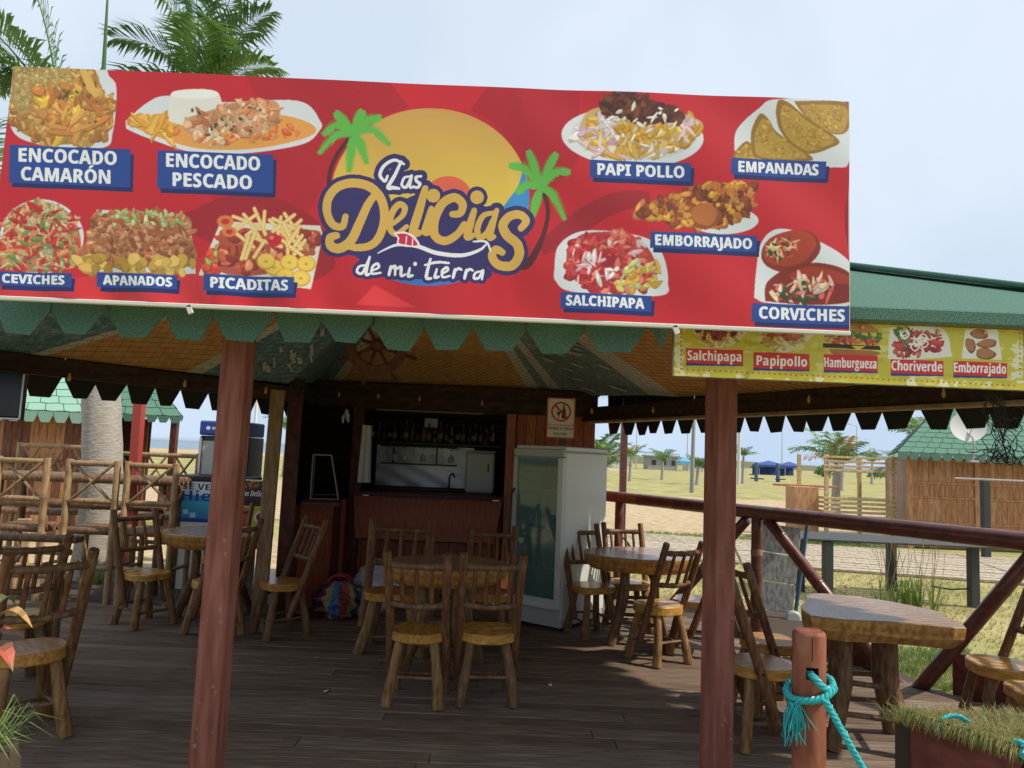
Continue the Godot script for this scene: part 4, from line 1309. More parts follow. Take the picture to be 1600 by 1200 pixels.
	var mw := thing("white_appliance", "white boxy appliance standing on the bar's back counter", "appliance", Vector3(-0.34, 1.205, -9.0))
	bar(mw, "body", Vector3(0, 0.24, 0), Vector3(0.34, 0.48, 0.34), M.white_enamel, 0.0, 0.02)
	bar(mw, "lid", Vector3(0, 0.492, 0), Vector3(0.35, 0.022, 0.35), M.grey_enamel, 0.0, 0.008)
	bar(mw, "handle", Vector3(0.10, 0.30, 0.175), Vector3(0.015, 0.10, 0.015), M.charcoal)
	var tap := begin()
	rings(tap, [Vector3(0, 0, 0), Vector3(0, 0.16, 0), Vector3(0.02, 0.20, 0.03), Vector3(0.05, 0.21, 0.07), Vector3(0.07, 0.17, 0.10)], [0.012, 0.011, 0.011, 0.011, 0.011], 8)
	solo("tap", done(tap), M.charcoal, "dark curved tap behind the serving counter", "tap", Vector3(-0.72, 1.205, -9.15))
	# glass display case on the wing counter
	var gc := thing("display_case", "slanted glass display case with pale edges on the bar's side counter", "display case", Vector3(-1.83, 1.176, -7.5), 0.23)
	var corners := [Vector3(-0.13, 0, -0.35), Vector3(0.13, 0, -0.35), Vector3(0.13, 0, 0.35), Vector3(-0.13, 0, 0.35), Vector3(-0.13, 0.42, -0.35), Vector3(0.04, 0.42, -0.35), Vector3(0.04, 0.42, 0.35), Vector3(-0.13, 0.42, 0.35)]
	for e in [[0, 1], [1, 2], [2, 3], [3, 0], [4, 5], [5, 6], [6, 7], [7, 4], [0, 4], [1, 5], [2, 6], [3, 7]]:
		st = begin()
		tube(st, corners[e[0]], corners[e[1]], 0.006, 0.006, 6)
		part("edge", done(st), M.far_grey, gc)
	for q in [[1, 2, 6, 5]]:
		st = begin()
		quad(st, corners[q[0]], corners[q[1]], corners[q[2]], corners[q[3]])
		part("pane", done(st), M.glass, gc)
	# cloth hanging on the corner post, white tie on the beam
	var cl := begin()
	for i in 8:
		for j in 10:
			for c in [[i, j], [i + 1, j], [i + 1, j + 1], [i, j], [i + 1, j + 1], [i, j + 1]]:
				var u: float = c[0] / 8.0
				var v: float = c[1] / 10.0
				cl.set_smooth_group(1)
				cl.add_vertex(Vector3((u - 0.5) * (0.11 + 0.03 * v), -v * 0.62, 0.02 * sin(u * 14.0 + v)))
	solo("white_cloth", done(cl), M.dish_white, "white cloth hanging beside the bar's corner post", "cloth", Vector3(-1.555, 1.93, -8.07))
	var tk := begin()
	rings(tk, [Vector3(0, 0.09, 0), Vector3(0.01, 0.03, 0.01), Vector3(0.03, -0.05, 0.0)], [0.012, 0.03, 0.01], 8)
	rings(tk, [Vector3(0, 0.06, 0), Vector3(-0.03, 0.0, 0.01), Vector3(-0.03, -0.06, 0.0)], [0.01, 0.02, 0.008], 8)
	solo("white_rag", done(tk), M.dish_white, "small white rag knotted under the beam beside the bar", "rag", Vector3(-1.78, 2.0, -8.0))

func build_fridge() -> void:
	var t := thing("glass_door_fridge", "tall white drinks fridge with a dark glass door beside the bar", "fridge", Vector3(0.52, DECK, -6.75), 0.0)
	# local frame: x along the front towards its left end, z backwards
	t.transform.basis = Basis(Vector3(-0.815, 0, -0.58), Vector3.UP, Vector3(0.58, 0, -0.815))
	var w := 0.55
	var d := 0.80
	var h := 1.62
	# cabinet as panels so that the inside is hollow
	bar(t, "side_panel", Vector3(0.02, 0.10 + h * 0.5 - 0.05, d * 0.5), Vector3(0.04, h - 0.10, d), M.white_enamel, 0.0, 0.008)
	bar(t, "side_panel", Vector3(w - 0.02, 0.10 + h * 0.5 - 0.05, d * 0.5), Vector3(0.04, h - 0.10, d), M.white_enamel, 0.0, 0.008)
	bar(t, "back_panel", Vector3(w * 0.5, 0.10 + h * 0.5 - 0.05, d - 0.02), Vector3(w - 0.08, h - 0.10, 0.04), M.far_grey)
	bar(t, "inner_lining", Vector3(w - 0.045, 0.86, d * 0.5), Vector3(0.008, 1.4, d - 0.1), M.far_grey)
	bar(t, "inner_lining", Vector3(0.045, 0.86, d * 0.5), Vector3(0.008, 1.4, d - 0.1), M.far_grey)
	bar(t, "top_panel", Vector3(w * 0.5, h - 0.005, d * 0.5), Vector3(w, 0.07, d), M.white_enamel, 0.0, 0.008)
	bar(t, "bottom_panel", Vector3(w * 0.5, 0.115, d * 0.5 - 0.01), Vector3(w - 0.005, 0.17, d - 0.02), M.grey_enamel, 0.0, 0.008)
	for e in [[0.06, 0.06], [w - 0.06, 0.06], [0.06, d - 0.06], [w - 0.06, d - 0.06]]:
		var st := begin()
		tube(st, Vector3(e[0], 0, e[1]), Vector3(e[0], 0.09, e[1]), 0.022, 0.022, 8)
		part("foot", done(st), M.black_rubber, t)
	for i in 3:
		var y := 0.52 + i * 0.36
		bar(t, "shelf", Vector3(w * 0.5, y, d * 0.5), Vector3(w - 0.09, 0.012, d - 0.16), M.steel)
	# door
	var door := bar(t, "door_frame", Vector3(w * 0.5, h - 0.035, -0.022), Vector3(w, 0.07, 0.04), M.grey_enamel)
	bar(door, "rail", Vector3(w * 0.5, 0.235, -0.022), Vector3(w, 0.09, 0.04), M.white_enamel)
	bar(door, "stile", Vector3(0.03, 0.91, -0.022), Vector3(0.06, 1.27, 0.04), M.white_enamel)
	bar(door, "stile", Vector3(w - 0.022, 0.91, -0.022), Vector3(0.044, 1.27, 0.04), M.grey_enamel)
	var g := begin()
	cbox(g, Vector3(w * 0.5, 0.92, -0.022), Vector3(w - 0.10, 1.28, 0.012), Basis.IDENTITY, 0.001)
	part("glass", done(g), M.door_glass, door)
	var hd := begin()
	rings(hd, [Vector3(w - 0.02, 0.62, -0.04), Vector3(w - 0.02, 0.66, -0.085), Vector3(w - 0.02, 0.95, -0.10), Vector3(w - 0.02, 1.2, -0.085), Vector3(w - 0.02, 1.24, -0.04)], [0.012, 0.012, 0.012, 0.012, 0.012], 8)
	part("handle", done(hd), M.charcoal, door)
	# dark bottles inside
	var bm := bottle_mesh(0.26, 0.036)
	var m := StandardMaterial3D.new()
	m.albedo_color = lin(0.035, 0.014, 0.008)
	m.roughness = 0.12
	for i in 14:
		var row := 1 if i < 5 else (0 if i < 10 else 2)
		var at := t.transform * Vector3(0.12 + (i % 5) * 0.08, 0.527 + row * 0.36, 0.16 + 0.07 * (i % 2))
		solo("drink_bottle", bm, m, "dark drink bottle standing inside the glass door fridge", "bottle", at, Basis.IDENTITY, "bottles inside the fridge")

func no_alcohol_sign() -> void:
	var p := Print.new(256, 372, Color8(206, 200, 192))
	var red := Color8(176, 36, 40)
	var ink := Color8(34, 30, 32)
	for e in [[0, 0, 256, 9], [0, 363, 256, 372], [0, 0, 9, 372], [247, 0, 256, 372], [9, 250, 247, 256]]:
		p.poly([[e[0], e[1]], [e[2], e[1]], [e[2], e[3]], [e[0], e[3]]], red)
	p.oval(128, 128, 92, 92, red, 0, 0, 48)
	p.oval(128, 128, 76, 76, Color8(206, 200, 192), 0, 0, 48)
	p.poly([[146, 60], [160, 60], [161, 100], [172, 122], [172, 190], [134, 190], [134, 122], [145, 100]], ink)
	p.poly([[90, 130], [124, 130], [120, 156], [110, 164], [110, 184], [120, 190], [94, 190], [104, 184], [104, 164], [94, 156]], ink)
	p.poly([[66, 78], [80, 66], [190, 176], [176, 190]], red)
	p.letters("PROHIBIDO EL CONSUMO", 16, 296, 224, 26, ink)
	p.letters("DE ALCOHOL", 66, 346, 124, 26, ink)
	for c in [[22, 238], [234, 238], [22, 22], [234, 22]]:
		p.oval(c[0], c[1], 5, 5, Color8(90, 86, 84))
	var t := thing("no_alcohol_sign", "white no alcohol sign with red ring hanging above the drinks fridge", "sign", Vector3(0.45, 2.02, -6.62), -0.03)
	part("board", box_mesh(Vector3(0.252, 0.362, 0.008), 0.002), M.label_paper, t)
	part("printed_face", printed_sheet(0.25, 0.36, 2, 2, func(_u, _v): return 0.0), printed(p.texture(), 0.5), t, Vector3(0, 0, 0.0062))
	var st := begin()
	cbox(st, Vector3(0.02, -0.21, -0.01), Vector3(0.06, 0.06, 0.012), Basis.IDENTITY, 0.002)
	part("bracket", done(st), M.charcoal, t)
	for x in [-0.1, 0.1]:
		var c := begin()
		tube(c, Vector3(x, 0.17, 0), Vector3(x, 0.40, -0.03), 0.002, 0.002, 5)
		part("hanger", done(c), M.charcoal, t)

# ------------------------------------------------------------------ tables and chairs
func seat_outline(w: float, d: float, notch: float) -> PackedVector2Array:
	var o := PackedVector2Array()
	for i in 36:
		var a := TAU * i / 36
		var c := cos(a)
		var s := sin(a)
		var k := pow(pow(absf(c), 2.7) + pow(absf(s), 2.7), -1.0 / 2.7)
		var p := Vector2(c * k * w * 0.5, s * k * d * 0.5)
		if s < 0: p.x *= 1.0 - 0.14 * -s * k
		p.y -= notch * exp(-pow(p.x / 0.045, 2.0)) if s > 0.5 else 0.0
		o.append(p)
	return o

# a chair facing +z: thick slab seat, four splayed log legs, two leaning stiles with rails and spindles
func make_chair(called: String, label: String, group: String, variant: int) -> Node3D:
	var t := thing(called, label, "chair", Vector3.ZERO, 0.0, group)
	var legm: Material = [M.log_leg, M.log_leg_b, M.log_leg][variant % 3]
	var st := begin()
	prism(st, seat_outline(rng.randf_range(0.35, 0.39), rng.randf_range(0.345, 0.385), 0.018 if variant != 1 else 0.0), rng.randf_range(0.055, 0.068), Transform3D(Basis(Vector3.UP, rng.randf_range(-0.15, 0.15)) * Basis(Vector3.RIGHT, PI / 2), Vector3(0, 0.405, 0.02)), 0.007)
	part("seat", done(st), M.seat_wood if rng.randf() < 0.6 else M.seat_wood_b, t)
	for sx in [-1.0, 1.0]:
		for sz in [-1.0, 1.0]:
			var top := Vector3(sx * 0.105, 0.385, 0.02 + sz * 0.105)
			var foot := Vector3(sx * rng.randf_range(0.155, 0.175), 0.0, 0.02 + sz * rng.randf_range(0.16, 0.18))
			part("leg", pole_mesh(foot, top, rng.randf_range(0.033, 0.038), 0.028, 0.3, 9, 0.05, rng.randf_range(-0.012, 0.012)), legm, t)
	for e in [[-0.14, -0.12, 0.14, -0.12, 0.17], [-0.145, 0.15, 0.145, 0.15, 0.12], [-0.145, -0.12, -0.145, 0.15, 0.14], [0.145, -0.12, 0.145, 0.15, 0.15]]:
		part("stretcher", pole_mesh(Vector3(e[0], e[4], e[1]), Vector3(e[2], e[4], e[3]), 0.011, 0.011, 0.15, 7, 0.08), M.bamboo_dark, t)
	var foot_s := Vector3(0.178, 0.16, 0.035)
	var top_s := Vector3(0.185, 0.94, -0.25)
	var at := func(s: float, sx: float) -> Vector3:
		var p := foot_s.lerp(top_s, s)
		return Vector3(p.x * sx, p.y, p.z)
	for sx in [-1.0, 1.0]:
		part("stile", pole_mesh(at.call(0.0, sx), at.call(1.0, sx), 0.029, 0.026, 0.3, 9, 0.06, rng.randf_range(-0.01, 0.01)), M.stile, t)
		st = begin()
		var q: Vector3 = at.call(0.33, sx)
		tube(st, q + Vector3(sx * 0.018, 0, 0), q + Vector3(sx * 0.031, 0, 0), 0.009, 0.008, 8)
		part("bolt", done(st), M.black, t)
	var rail := func(s: float, r: float, sag: float) -> ArrayMesh:
		var a: Vector3 = at.call(s, -1.0)
		var b: Vector3 = at.call(s, 1.0)
		var pts := []
		var rad := []
		for i in 21:
			var u := i / 20.0
			pts.append(a.lerp(b, u) + Vector3(0, -sag * sin(PI * u), -0.035 * sin(PI * u)))
			rad.append(r * (1.16 if i % 5 == 2 else 1.0))
		var s2 := begin()
		rings(s2, pts, rad, 8)
		return done(s2)
	part("top_rail", rail.call(0.90, 0.021, 0.004), M.bamboo_dark if variant != 2 else M.stile, t)
	part("lower_rail", rail.call(0.585, 0.020, 0.012), M.bamboo_dark if variant != 2 else M.stile, t)
	var n := 3 if variant != 1 else 4
	for i in n:
		var u := (i + 1.0) / (n + 1.0)
		var a: Vector3 = at.call(0.585, -1.0).lerp(at.call(0.585, 1.0), u) + Vector3(0, -0.012 * sin(PI * u), -0.035 * sin(PI * u))
		var b: Vector3 = at.call(0.90, -1.0).lerp(at.call(0.90, 1.0), u) + Vector3(0, -0.004, -0.035 * sin(PI * u))
		part("spindle", pole_mesh(a, b, 0.0145, 0.013, 0.12, 7, 0.08), M.stile, t)
	return t

func blob(n: int, rx: float, rz: float, amp: float, sd: int) -> PackedVector2Array:
	var r := RandomNumberGenerator.new()
	r.seed = sd
	var ph := [r.randf() * TAU, r.randf() * TAU, r.randf() * TAU]
	var o := PackedVector2Array()
	for i in n:
		var a := TAU * i / n
		var k := 1.0 + amp * (0.5 * sin(2 * a + ph[0]) + 0.35 * sin(3 * a + ph[1]) + 0.25 * sin(5 * a + ph[2]))
		o.append(Vector2(cos(a) * rx * k, sin(a) * rz * k))
	return o

# live-edge slab table; outline in plan around its own centre
func slab_table(label: String, at: Vector3, outline: PackedVector2Array, h: float, spread: float) -> Node3D:
	var t := thing("slab_table", label, "table", at, 0.0, "")
	var low := PackedVector2Array()
	for p in outline: low.append(p * 0.88)
	# slab: sides lean in towards the underside
	var st := begin()
	var n := outline.size()
	for i in n:
		var j := (i + 1) % n
		var a := Vector3(outline[i].x, h - 0.006, outline[i].y)
		var b := Vector3(outline[j].x, h - 0.006, outline[j].y)
		var k1 := 0.045 + 0.012 * sin(i * 1.7)
		var k2 := 0.045 + 0.012 * sin(j * 1.7)
		var c := Vector3(outline[j].x * 0.985, h - k2 - 0.03, outline[j].y * 0.985)
		var d := Vector3(outline[i].x * 0.985, h - k1 - 0.03, outline[i].y * 0.985)
		var e := Vector3(low[j].x, h - 0.125, low[j].y)
		var f := Vector3(low[i].x, h - 0.125, low[i].y)
		st.set_smooth_group(1 if n > 30 else -1)
		for v in [a, b, c, a, c, d, d, c, e, d, e, f]:
			st.add_vertex(v)
		tri(st, f, e, Vector3(0, h - 0.125, 0))
	part("slab", done(st), M.slab_edge, t)
	st = begin()
	for i in n:
		var j := (i + 1) % n
		var a := Vector3(outline[i].x, h - 0.006, outline[i].y)
		var b := Vector3(outline[j].x, h - 0.006, outline[j].y)
		var a2 := Vector3(outline[i].x * 0.985, h, outline[i].y * 0.985)
		var b2 := Vector3(outline[j].x * 0.985, h, outline[j].y * 0.985)
		quad(st, b, a, a2, b2)
		tri(st, a2, Vector3(0, h, 0), b2)
	part("tabletop", done(st), M.slab_top, t)
	for i in 4:
		var a := TAU * (i + 0.5) / 4 + 0.2
		var d := Vector3(cos(a), 0, sin(a))
		var knee := d * spread * 0.62 + Vector3(0, 0.34, 0)
		st = begin()
		rings(st, [d * spread * 1.05, d * spread * 1.0 + Vector3(0, 0.05, 0), knee, d * spread * 0.60 + Vector3(0, 0.45, 0), d * spread * 0.6 + Vector3(0, h - 0.07, 0)], [0.043, 0.042, 0.042, 0.04, 0.038], 10)
		part("leg", done(st), M.log_leg_b, t)
		var d2 := Vector3(cos(a + PI / 2), 0, sin(a + PI / 2))
		for y in [0.18, 0.34]:
			part("stretcher", pole_mesh(d * spread * (0.82 if y < 0.3 else 0.6) + Vector3(0, y, 0), d2 * spread * (0.82 if y < 0.3 else 0.6) + Vector3(0, y + 0.01, 0), 0.016, 0.016, 0.2, 8, 0.07), M.bamboo_dark, t)
		part("brace", pole_mesh(d * spread * 0.6 + Vector3(0, 0.5, 0), d.lerp(d2, 0.35) * spread * 0.6 + Vector3(0, h - 0.09, 0), 0.012, 0.012, 0.2, 7, 0.07), M.bamboo_dark, t)
	return t

func build_furniture() -> void:
	slab_table("thick honey coloured slab table between the bar and the two centre chairs", Vector3(-0.42, DECK, -5.52), blob(40, 0.45, 0.42, 0.05, 3), 0.75, 0.30)
	slab_table("round glossy slab table beside the white drinks fridge", Vector3(1.18, DECK, -6.55), blob(40, 0.50, 0.44, 0.06, 5), 0.75, 0.30)
	slab_table("angular live edge slab table behind the rope bollard", Vector3(2.10, DECK, -4.42), PackedVector2Array([Vector2(-0.36, 0.0), Vector2(-0.40, 0.12), Vector2(-0.42, 0.30), Vector2(-0.28, 0.37), Vector2(-0.05, 0.37), Vector2(0.13, 0.40), Vector2(0.27, 0.45), Vector2(0.34, 0.44), Vector2(0.40, 0.30), Vector2(0.38, 0.16), Vector2(0.44, 0.10), Vector2(0.42, -0.04), Vector2(0.30, -0.24), Vector2(0.14, -0.40), Vector2(-0.04, -0.44), Vector2(-0.16, -0.42), Vector2(-0.20, -0.32), Vector2(-0.28, -0.14)]), 0.75, 0.28)
	slab_table("round slab table between the tan post and the front post by the sand yard", Vector3(-2.62, DECK, -6.88), blob(40, 0.50, 0.46, 0.06, 9), 0.75, 0.30)
	var g := "log and bamboo chairs on the deck"
	var list := [
		["bamboo back chair with its back to the steps, before the centre table", -0.52, -4.80, PI - 0.03, 0, 1.0, 1.0],
		["dark railed chair before the centre table, on the fridge side", -0.09, -4.87, PI + 0.10, 1, 1.0, 1.0],
		["wide backed chair at the centre table, its back to the bar counter", -0.86, -5.98, 0.0, 2, 1.32, 1.04],
		["chair at the centre table, between the table and the fridge", -0.12, -6.22, -0.06, 1, 1.0, 1.0],
		["chair with honey seat standing against the white fridge side", 0.78, -6.74, 0.42, 0, 1.0, 1.0],
		["chair behind the round glossy table, next to the railing", 1.16, -7.02, 0.15, 1, 1.0, 1.0],
		["chair with bright honey seat pulled up in front of the round glossy table", 1.24, -5.95, PI + 0.55, 2, 1.0, 1.0],
		["chair half hidden behind the front red post nearest the railing", 1.60, -6.25, -1.9, 0, 1.0, 1.0],
		["chair at the angular slab table, against the railing post", 1.72, -4.92, 1.75, 0, 1.0, 1.0],
		["chair at the angular slab table, close behind the rope bollard", 1.46, -4.36, 1.72, 2, 1.0, 1.0],
		["chair with its back to the lawn at the angular slab table", 3.02, -4.55, -1.75, 1, 1.0, 1.0],
		["chair beside the grass planter at the angular slab table", 2.90, -4.02, -1.80, 0, 1.0, 1.0],
		["chair at a round slab table, its dark back to the sand yard", -3.06, -6.45, 1.0, 2, 1.0, 1.0],
		["chair partly hidden by the front red post nearest the sand yard", -2.33, -6.18, PI + 0.95, 0, 1.0, 1.0],
		["chair leaning its back towards the bar's side counter", -1.82, -6.30, -0.85, 1, 1.0, 1.0],
		["dark chair behind the round table by the ice chest", -2.80, -7.50, 0.1, 2, 1.0, 1.0],
		["near chair beside the red leaved plant, its long stile leaning out", -2.47, -3.98, -2.3, 0, 1.04, 1.03],
		["chair behind the near one beside the red leaved plant", -3.02, -4.72, -2.35, 1, 1.0, 1.0]]
	for e in list:
		var c := make_chair("log_chair", e[0], g, e[4])
		c.position = Vector3(e[1], DECK, e[2])
		c.rotation.y = e[3]
		c.scale = Vector3(e[5], e[6], 1.0)
	# bar-height bamboo set in the sand yard
	for e in [[-4.62, -7.3, "tall bamboo chair with crossed back at the far end of the bar table"], [-3.95, -7.3, "tall bamboo chair with crossed back at the middle of the bar table"], [-3.39, -7.3, "tall bamboo chair with crossed back nearest the ice chest"]]:
		bamboo_seat(e[2], Vector3(e[0], 0, e[1]), 0.46, 1.46, 1)
	bamboo_seat("long bamboo bench with crossed back on the far side of the bar table", Vector3(-4.27, 0, -8.85), 1.0, 1.53, 3)
	bamboo_seat("long bamboo bench with crossed back before the brown hut wall", Vector3(-5.5, 0, -8.85), 0.9, 1.58, 3)
	var t := thing("bar_table", "long dark bamboo bar table between tall bamboo chairs", "table", Vector3(-4.45, 0, -8.0))
	for i in 5:
		part("top_slat", pole_mesh(Vector3(-0.98, 1.235, -0.22 + i * 0.11), Vector3(0.98, 1.245, -0.22 + i * 0.11), 0.045, 0.043, 0.4, 10, 0.03), M.bamboo_dark, t)
	for e in [[-0.85, -0.2], [0.85, -0.2], [-0.85, 0.2], [0.85, 0.2]]:
		part("leg", pole_mesh(Vector3(e[0], 0, e[1]), Vector3(e[0], 1.2, e[1]), 0.04, 0.04, 0.35, 10), M.bamboo_dark, t)
	part("apron", pole_mesh(Vector3(-0.9, 0.98, 0.22), Vector3(0.9, 0.98, 0.22), 0.05, 0.05, 0.4, 10), M.bamboo_dark, t)
	# low bamboo bench at the deck's left edge
	var b := thing("low_bench", "low dark bamboo bench with slanting braces behind the chairs by the red leaved plant", "bench", Vector3(-3.55, DECK, -5.6))
	for i in 2:
		part("seat_slat", pole_mesh(Vector3(-0.75, 0.80, 0.03 + i * 0.06), Vector3(0.42, 0.80, 0.03 + i * 0.06), 0.027, 0.026, 0.35, 9, 0.04), M.bamboo_dark, b)
	for y in [0.72, 0.55]:
		part("rail", pole_mesh(Vector3(-0.75, y, 0.16), Vector3(0.42, y, 0.16), 0.024, 0.024, 0.3, 9), M.bamboo, b)
	for x in [-0.6, 0.34]:
		part("leg", pole_mesh(Vector3(x, 0, 0.12), Vector3(x, 0.78, 0.12), 0.03, 0.03, 0.3, 9), M.bamboo_dark, b)
	for x in [-0.55, -0.30, -0.05]:
		part("brace", pole_mesh(Vector3(x, 0.55, 0.165), Vector3(x + 0.14, 0.72, 0.165), 0.016, 0.016, 0.3, 8), M.bamboo, b)

func bamboo_seat(label: String, at: Vector3, w: float, h: float, crosses: int) -> void:
	var t := thing("bamboo_bar_chair" if crosses == 1 else "bamboo_bench", label, "chair" if crosses == 1 else "bench", at)
	if crosses > 1: t.rotation.y = PI
	var x := w * 0.5
	for s in [-1.0, 1.0]:
		part("back_post", pole_mesh(Vector3(s * x, 0, 0.18), Vector3(s * x, h, 0.2), 0.034, 0.031, 0.3, 10, 0.06), M.bamboo, t)
		part("front_post", pole_mesh(Vector3(s * x, 0, -0.2), Vector3(s * x, 0.78, -0.2), 0.028, 0.028, 0.3, 10, 0.06), M.bamboo, t)
		part("side_rail", pole_mesh(Vector3(s * x, 0.45, -0.2), Vector3(s * x, 0.45, 0.19), 0.018, 0.018, 0.3, 8), M.bamboo, t)
	for y in [h - 0.035, h - 0.39, 0.45]:
		part("rail", pole_mesh(Vector3(-x, y, 0.198), Vector3(x, y, 0.198), 0.026, 0.026, 0.25, 9, 0.06), M.bamboo, t)
	for i in crosses:
		var a := -x + w * i / crosses + 0.05
		var b := -x + w * (i + 1) / crosses - 0.05
		for e in [[a, b], [b, a]]:
			part("cross_brace", pole_mesh(Vector3(e[0], h - 0.38, 0.198 + (0.014 if e[0] < e[1] else -0.014)), Vector3(e[1], h - 0.05, 0.198 + (0.014 if e[0] < e[1] else -0.014)), 0.015, 0.014, 0.25, 8, 0.06), M.bamboo, t)
	for i in 5:
		part("seat_slat", pole_mesh(Vector3(-x, 0.79, -0.18 + i * 0.085), Vector3(x, 0.79, -0.18 + i * 0.085), 0.036, 0.036, 0.3, 9, 0.04), M.bamboo_dark, t)

# ------------------------------------------------------------------ small things in and before the pavilion
func build_small_things() -> void:
	build_fridge()
	no_alcohol_sign()
	ship_wheel()
	television()
	striped_bag()
	bollard_and_rope()
	planters()
	cable_tangle()
	for e in [[-1.36, -5.62, 0.3], [-1.1, -4.88, 1.2], [0.35, -5.2, 2.0]]:
		var sc := begin()
		tri(sc, Vector3(-0.02, 0, 0), Vector3(0.015, 0.012, 0.012), Vector3(0.0, 0.003, -0.018))
		tri(sc, Vector3(0.015, 0.012, 0.012), Vector3(0.03, 0.002, -0.01), Vector3(0.0, 0.003, -0.018))
		solo("paper_scrap", done(sc), M.dish_white, "tiny white paper scrap lying on the deck boards", "litter", Vector3(e[0], DECK + 0.003, e[1]), Basis(Vector3.UP, e[2]), "paper scraps on the deck")

func ship_wheel() -> void:
	var t := thing("ship_wheel", "dark wooden ship wheel hanging from the painted ceiling", "ship wheel", Vector3(-0.96, 2.40, -5.15))
	t.rotation = Vector3(0.25, 0.1, 0.1)
	var st := begin()
	var n := 40
	for i in n:
		var a := TAU * i / n
		var b := TAU * (i + 1) / n
		var pts := []
		for q in [[a, 0.145, 0.022], [a, 0.215, 0.022], [a, 0.215, -0.022], [a, 0.145, -0.022], [b, 0.145, 0.022], [b, 0.215, 0.022], [b, 0.215, -0.022], [b, 0.145, -0.022]]:
			pts.append(Vector3(cos(q[0]) * q[1], sin(q[0]) * q[1], q[2]))
		quad(st, pts[0], pts[4], pts[5], pts[1])
		quad(st, pts[1], pts[5], pts[6], pts[2])
		quad(st, pts[2], pts[6], pts[7], pts[3])
		quad(st, pts[3], pts[7], pts[4], pts[0])
	part("rim", done(st), M.dark_red, t)
	for i in 8:
		var a := TAU * (i + 0.5) / 8
		var d := Vector3(cos(a), sin(a), 0)
		var s2 := begin()
		rings(s2, [d * 0.03, d * 0.15, d * 0.21, d * 0.225, d * 0.25, d * 0.285, d * 0.295], [0.014, 0.012, 0.012, 0.010, 0.018, 0.016, 0.006], 9)
		part("spoke", done(s2), M.dark_red, t)
	var hub := begin()
	rings(hub, [Vector3(0, 0, -0.03), Vector3(0, 0, -0.025), Vector3(0, 0, 0.025), Vector3(0, 0, 0.03)], [0.03, 0.045, 0.045, 0.03], 16)
	part("hub", done(hub), M.dark_red, t)
	var wire := begin()
	tube(wire, Vector3(0, 0.2, 0), Vector3(0.0, 0.72, -0.05), 0.003, 0.003, 5)
	part("hanger", done(wire), M.black, t)

func television() -> void:
	var t := thing("television", "dark flat television hanging below the beam over the sand yard", "television", Vector3(-3.32, 1.905, -4.45))
	bar(t, "screen", Vector3(0, 0, 0), Vector3(0.76, 0.27, 0.03), M.screen, 0.0, 0.006)
	bar(t, "bezel", Vector3(0, -0.142, 0.002), Vector3(0.78, 0.014, 0.04), M.steel)
	bar(t, "bezel", Vector3(0.386, -0.005, 0.002), Vector3(0.012, 0.27, 0.04), M.steel)
	bar(t, "bracket", Vector3(0, 0.1, -0.04), Vector3(0.08, 0.30, 0.05), M.charcoal)

func bag_mesh(w: float, h: float, d: float, lumps: float, sd: int, stripes: Array) -> ArrayMesh:
	var noise := FastNoiseLite.new()
	noise.seed = sd
	noise.frequency = 2.6
	var st := begin()
	var nu := 48
	var nv := 26
	var at := func(i: int, j: int) -> Vector3:
		var a := TAU * i / nu
		var v := float(j) / nv
		var r := pow(sin(PI * clampf(0.06 + v * 0.90, 0, 1)), 0.55)
		var p := Vector3(cos(a) * w * 0.5 * r, v * h, sin(a) * d * 0.5 * r)
		var k := 1.0 + lumps * noise.get_noise_3d(p.x * 4.0, p.y * 4.0, p.z * 4.0)
		return Vector3(p.x * k, p.y, p.z * k)
	for i in nu:
		for j in nv:
			for c in [[i, j], [i, j + 1], [i + 1, j + 1], [i, j], [i + 1, j + 1], [i + 1, j]]:
				st.set_smooth_group(1)
				if stripes.size():
					var col: Color = stripes[int(i * stripes.size() / float(nu)) % stripes.size()]
					st.set_color(col)
				st.add_vertex(at.call(c[0], c[1]))
	return done(st)

func striped_bag() -> void:
	var cols := [Color(0.02, 0.05, 0.17), Color(0.02, 0.05, 0.17), Color(0.33, 0.25, 0.08), Color(0.26, 0.04, 0.05), Color(0.26, 0.04, 0.05), Color(0.04, 0.15, 0.36), Color(0.36, 0.30, 0.12), Color(0.22, 0.03, 0.05), Color(0.03, 0.03, 0.06), Color(0.03, 0.03, 0.06), Color(0.30, 0.26, 0.22)]
	var t := thing("striped_bag", "round shopping bag with blue, yellow and red stripes on the deck", "bag", Vector3(-1.50, DECK, -6.95))
	part("body", bag_mesh(0.44, 0.34, 0.34, 0.75, 4, cols + cols), M.tinted, t)
	for s in [-1.0, 1.0]:
		var st := begin()
		var pts := []
		var rr := []
		for i in 11:
			var a := PI * i / 10.0
			pts.append(Vector3(cos(a) * 0.10, 0.33 + sin(a) * 0.06, s * 0.05))
			rr.append(0.008)
		rings(st, pts, rr, 6)
		part("handle", done(st), M.red_post, t)
	var pb := thing("plastic_bag", "crumpled clear plastic bag behind the striped bag", "bag", Vector3(-1.20, DECK, -7.25))
	part("body", bag_mesh(0.44, 0.50, 0.34, 0.55, 9, []), M.plastic_bag, pb)
	part("contents", bag_mesh(0.30, 0.30, 0.24, 0.35, 12, []), M.paint_white, pb, Vector3(0.02, 0.01, 0))
	var yb := thing("yellow_sack", "small yellow sack tucked between striped and plastic bags", "sack", Vector3(-1.28, DECK, -7.02))
	part("body", bag_mesh(0.22, 0.22, 0.2, 0.3, 17, []), M.slab_edge, yb)

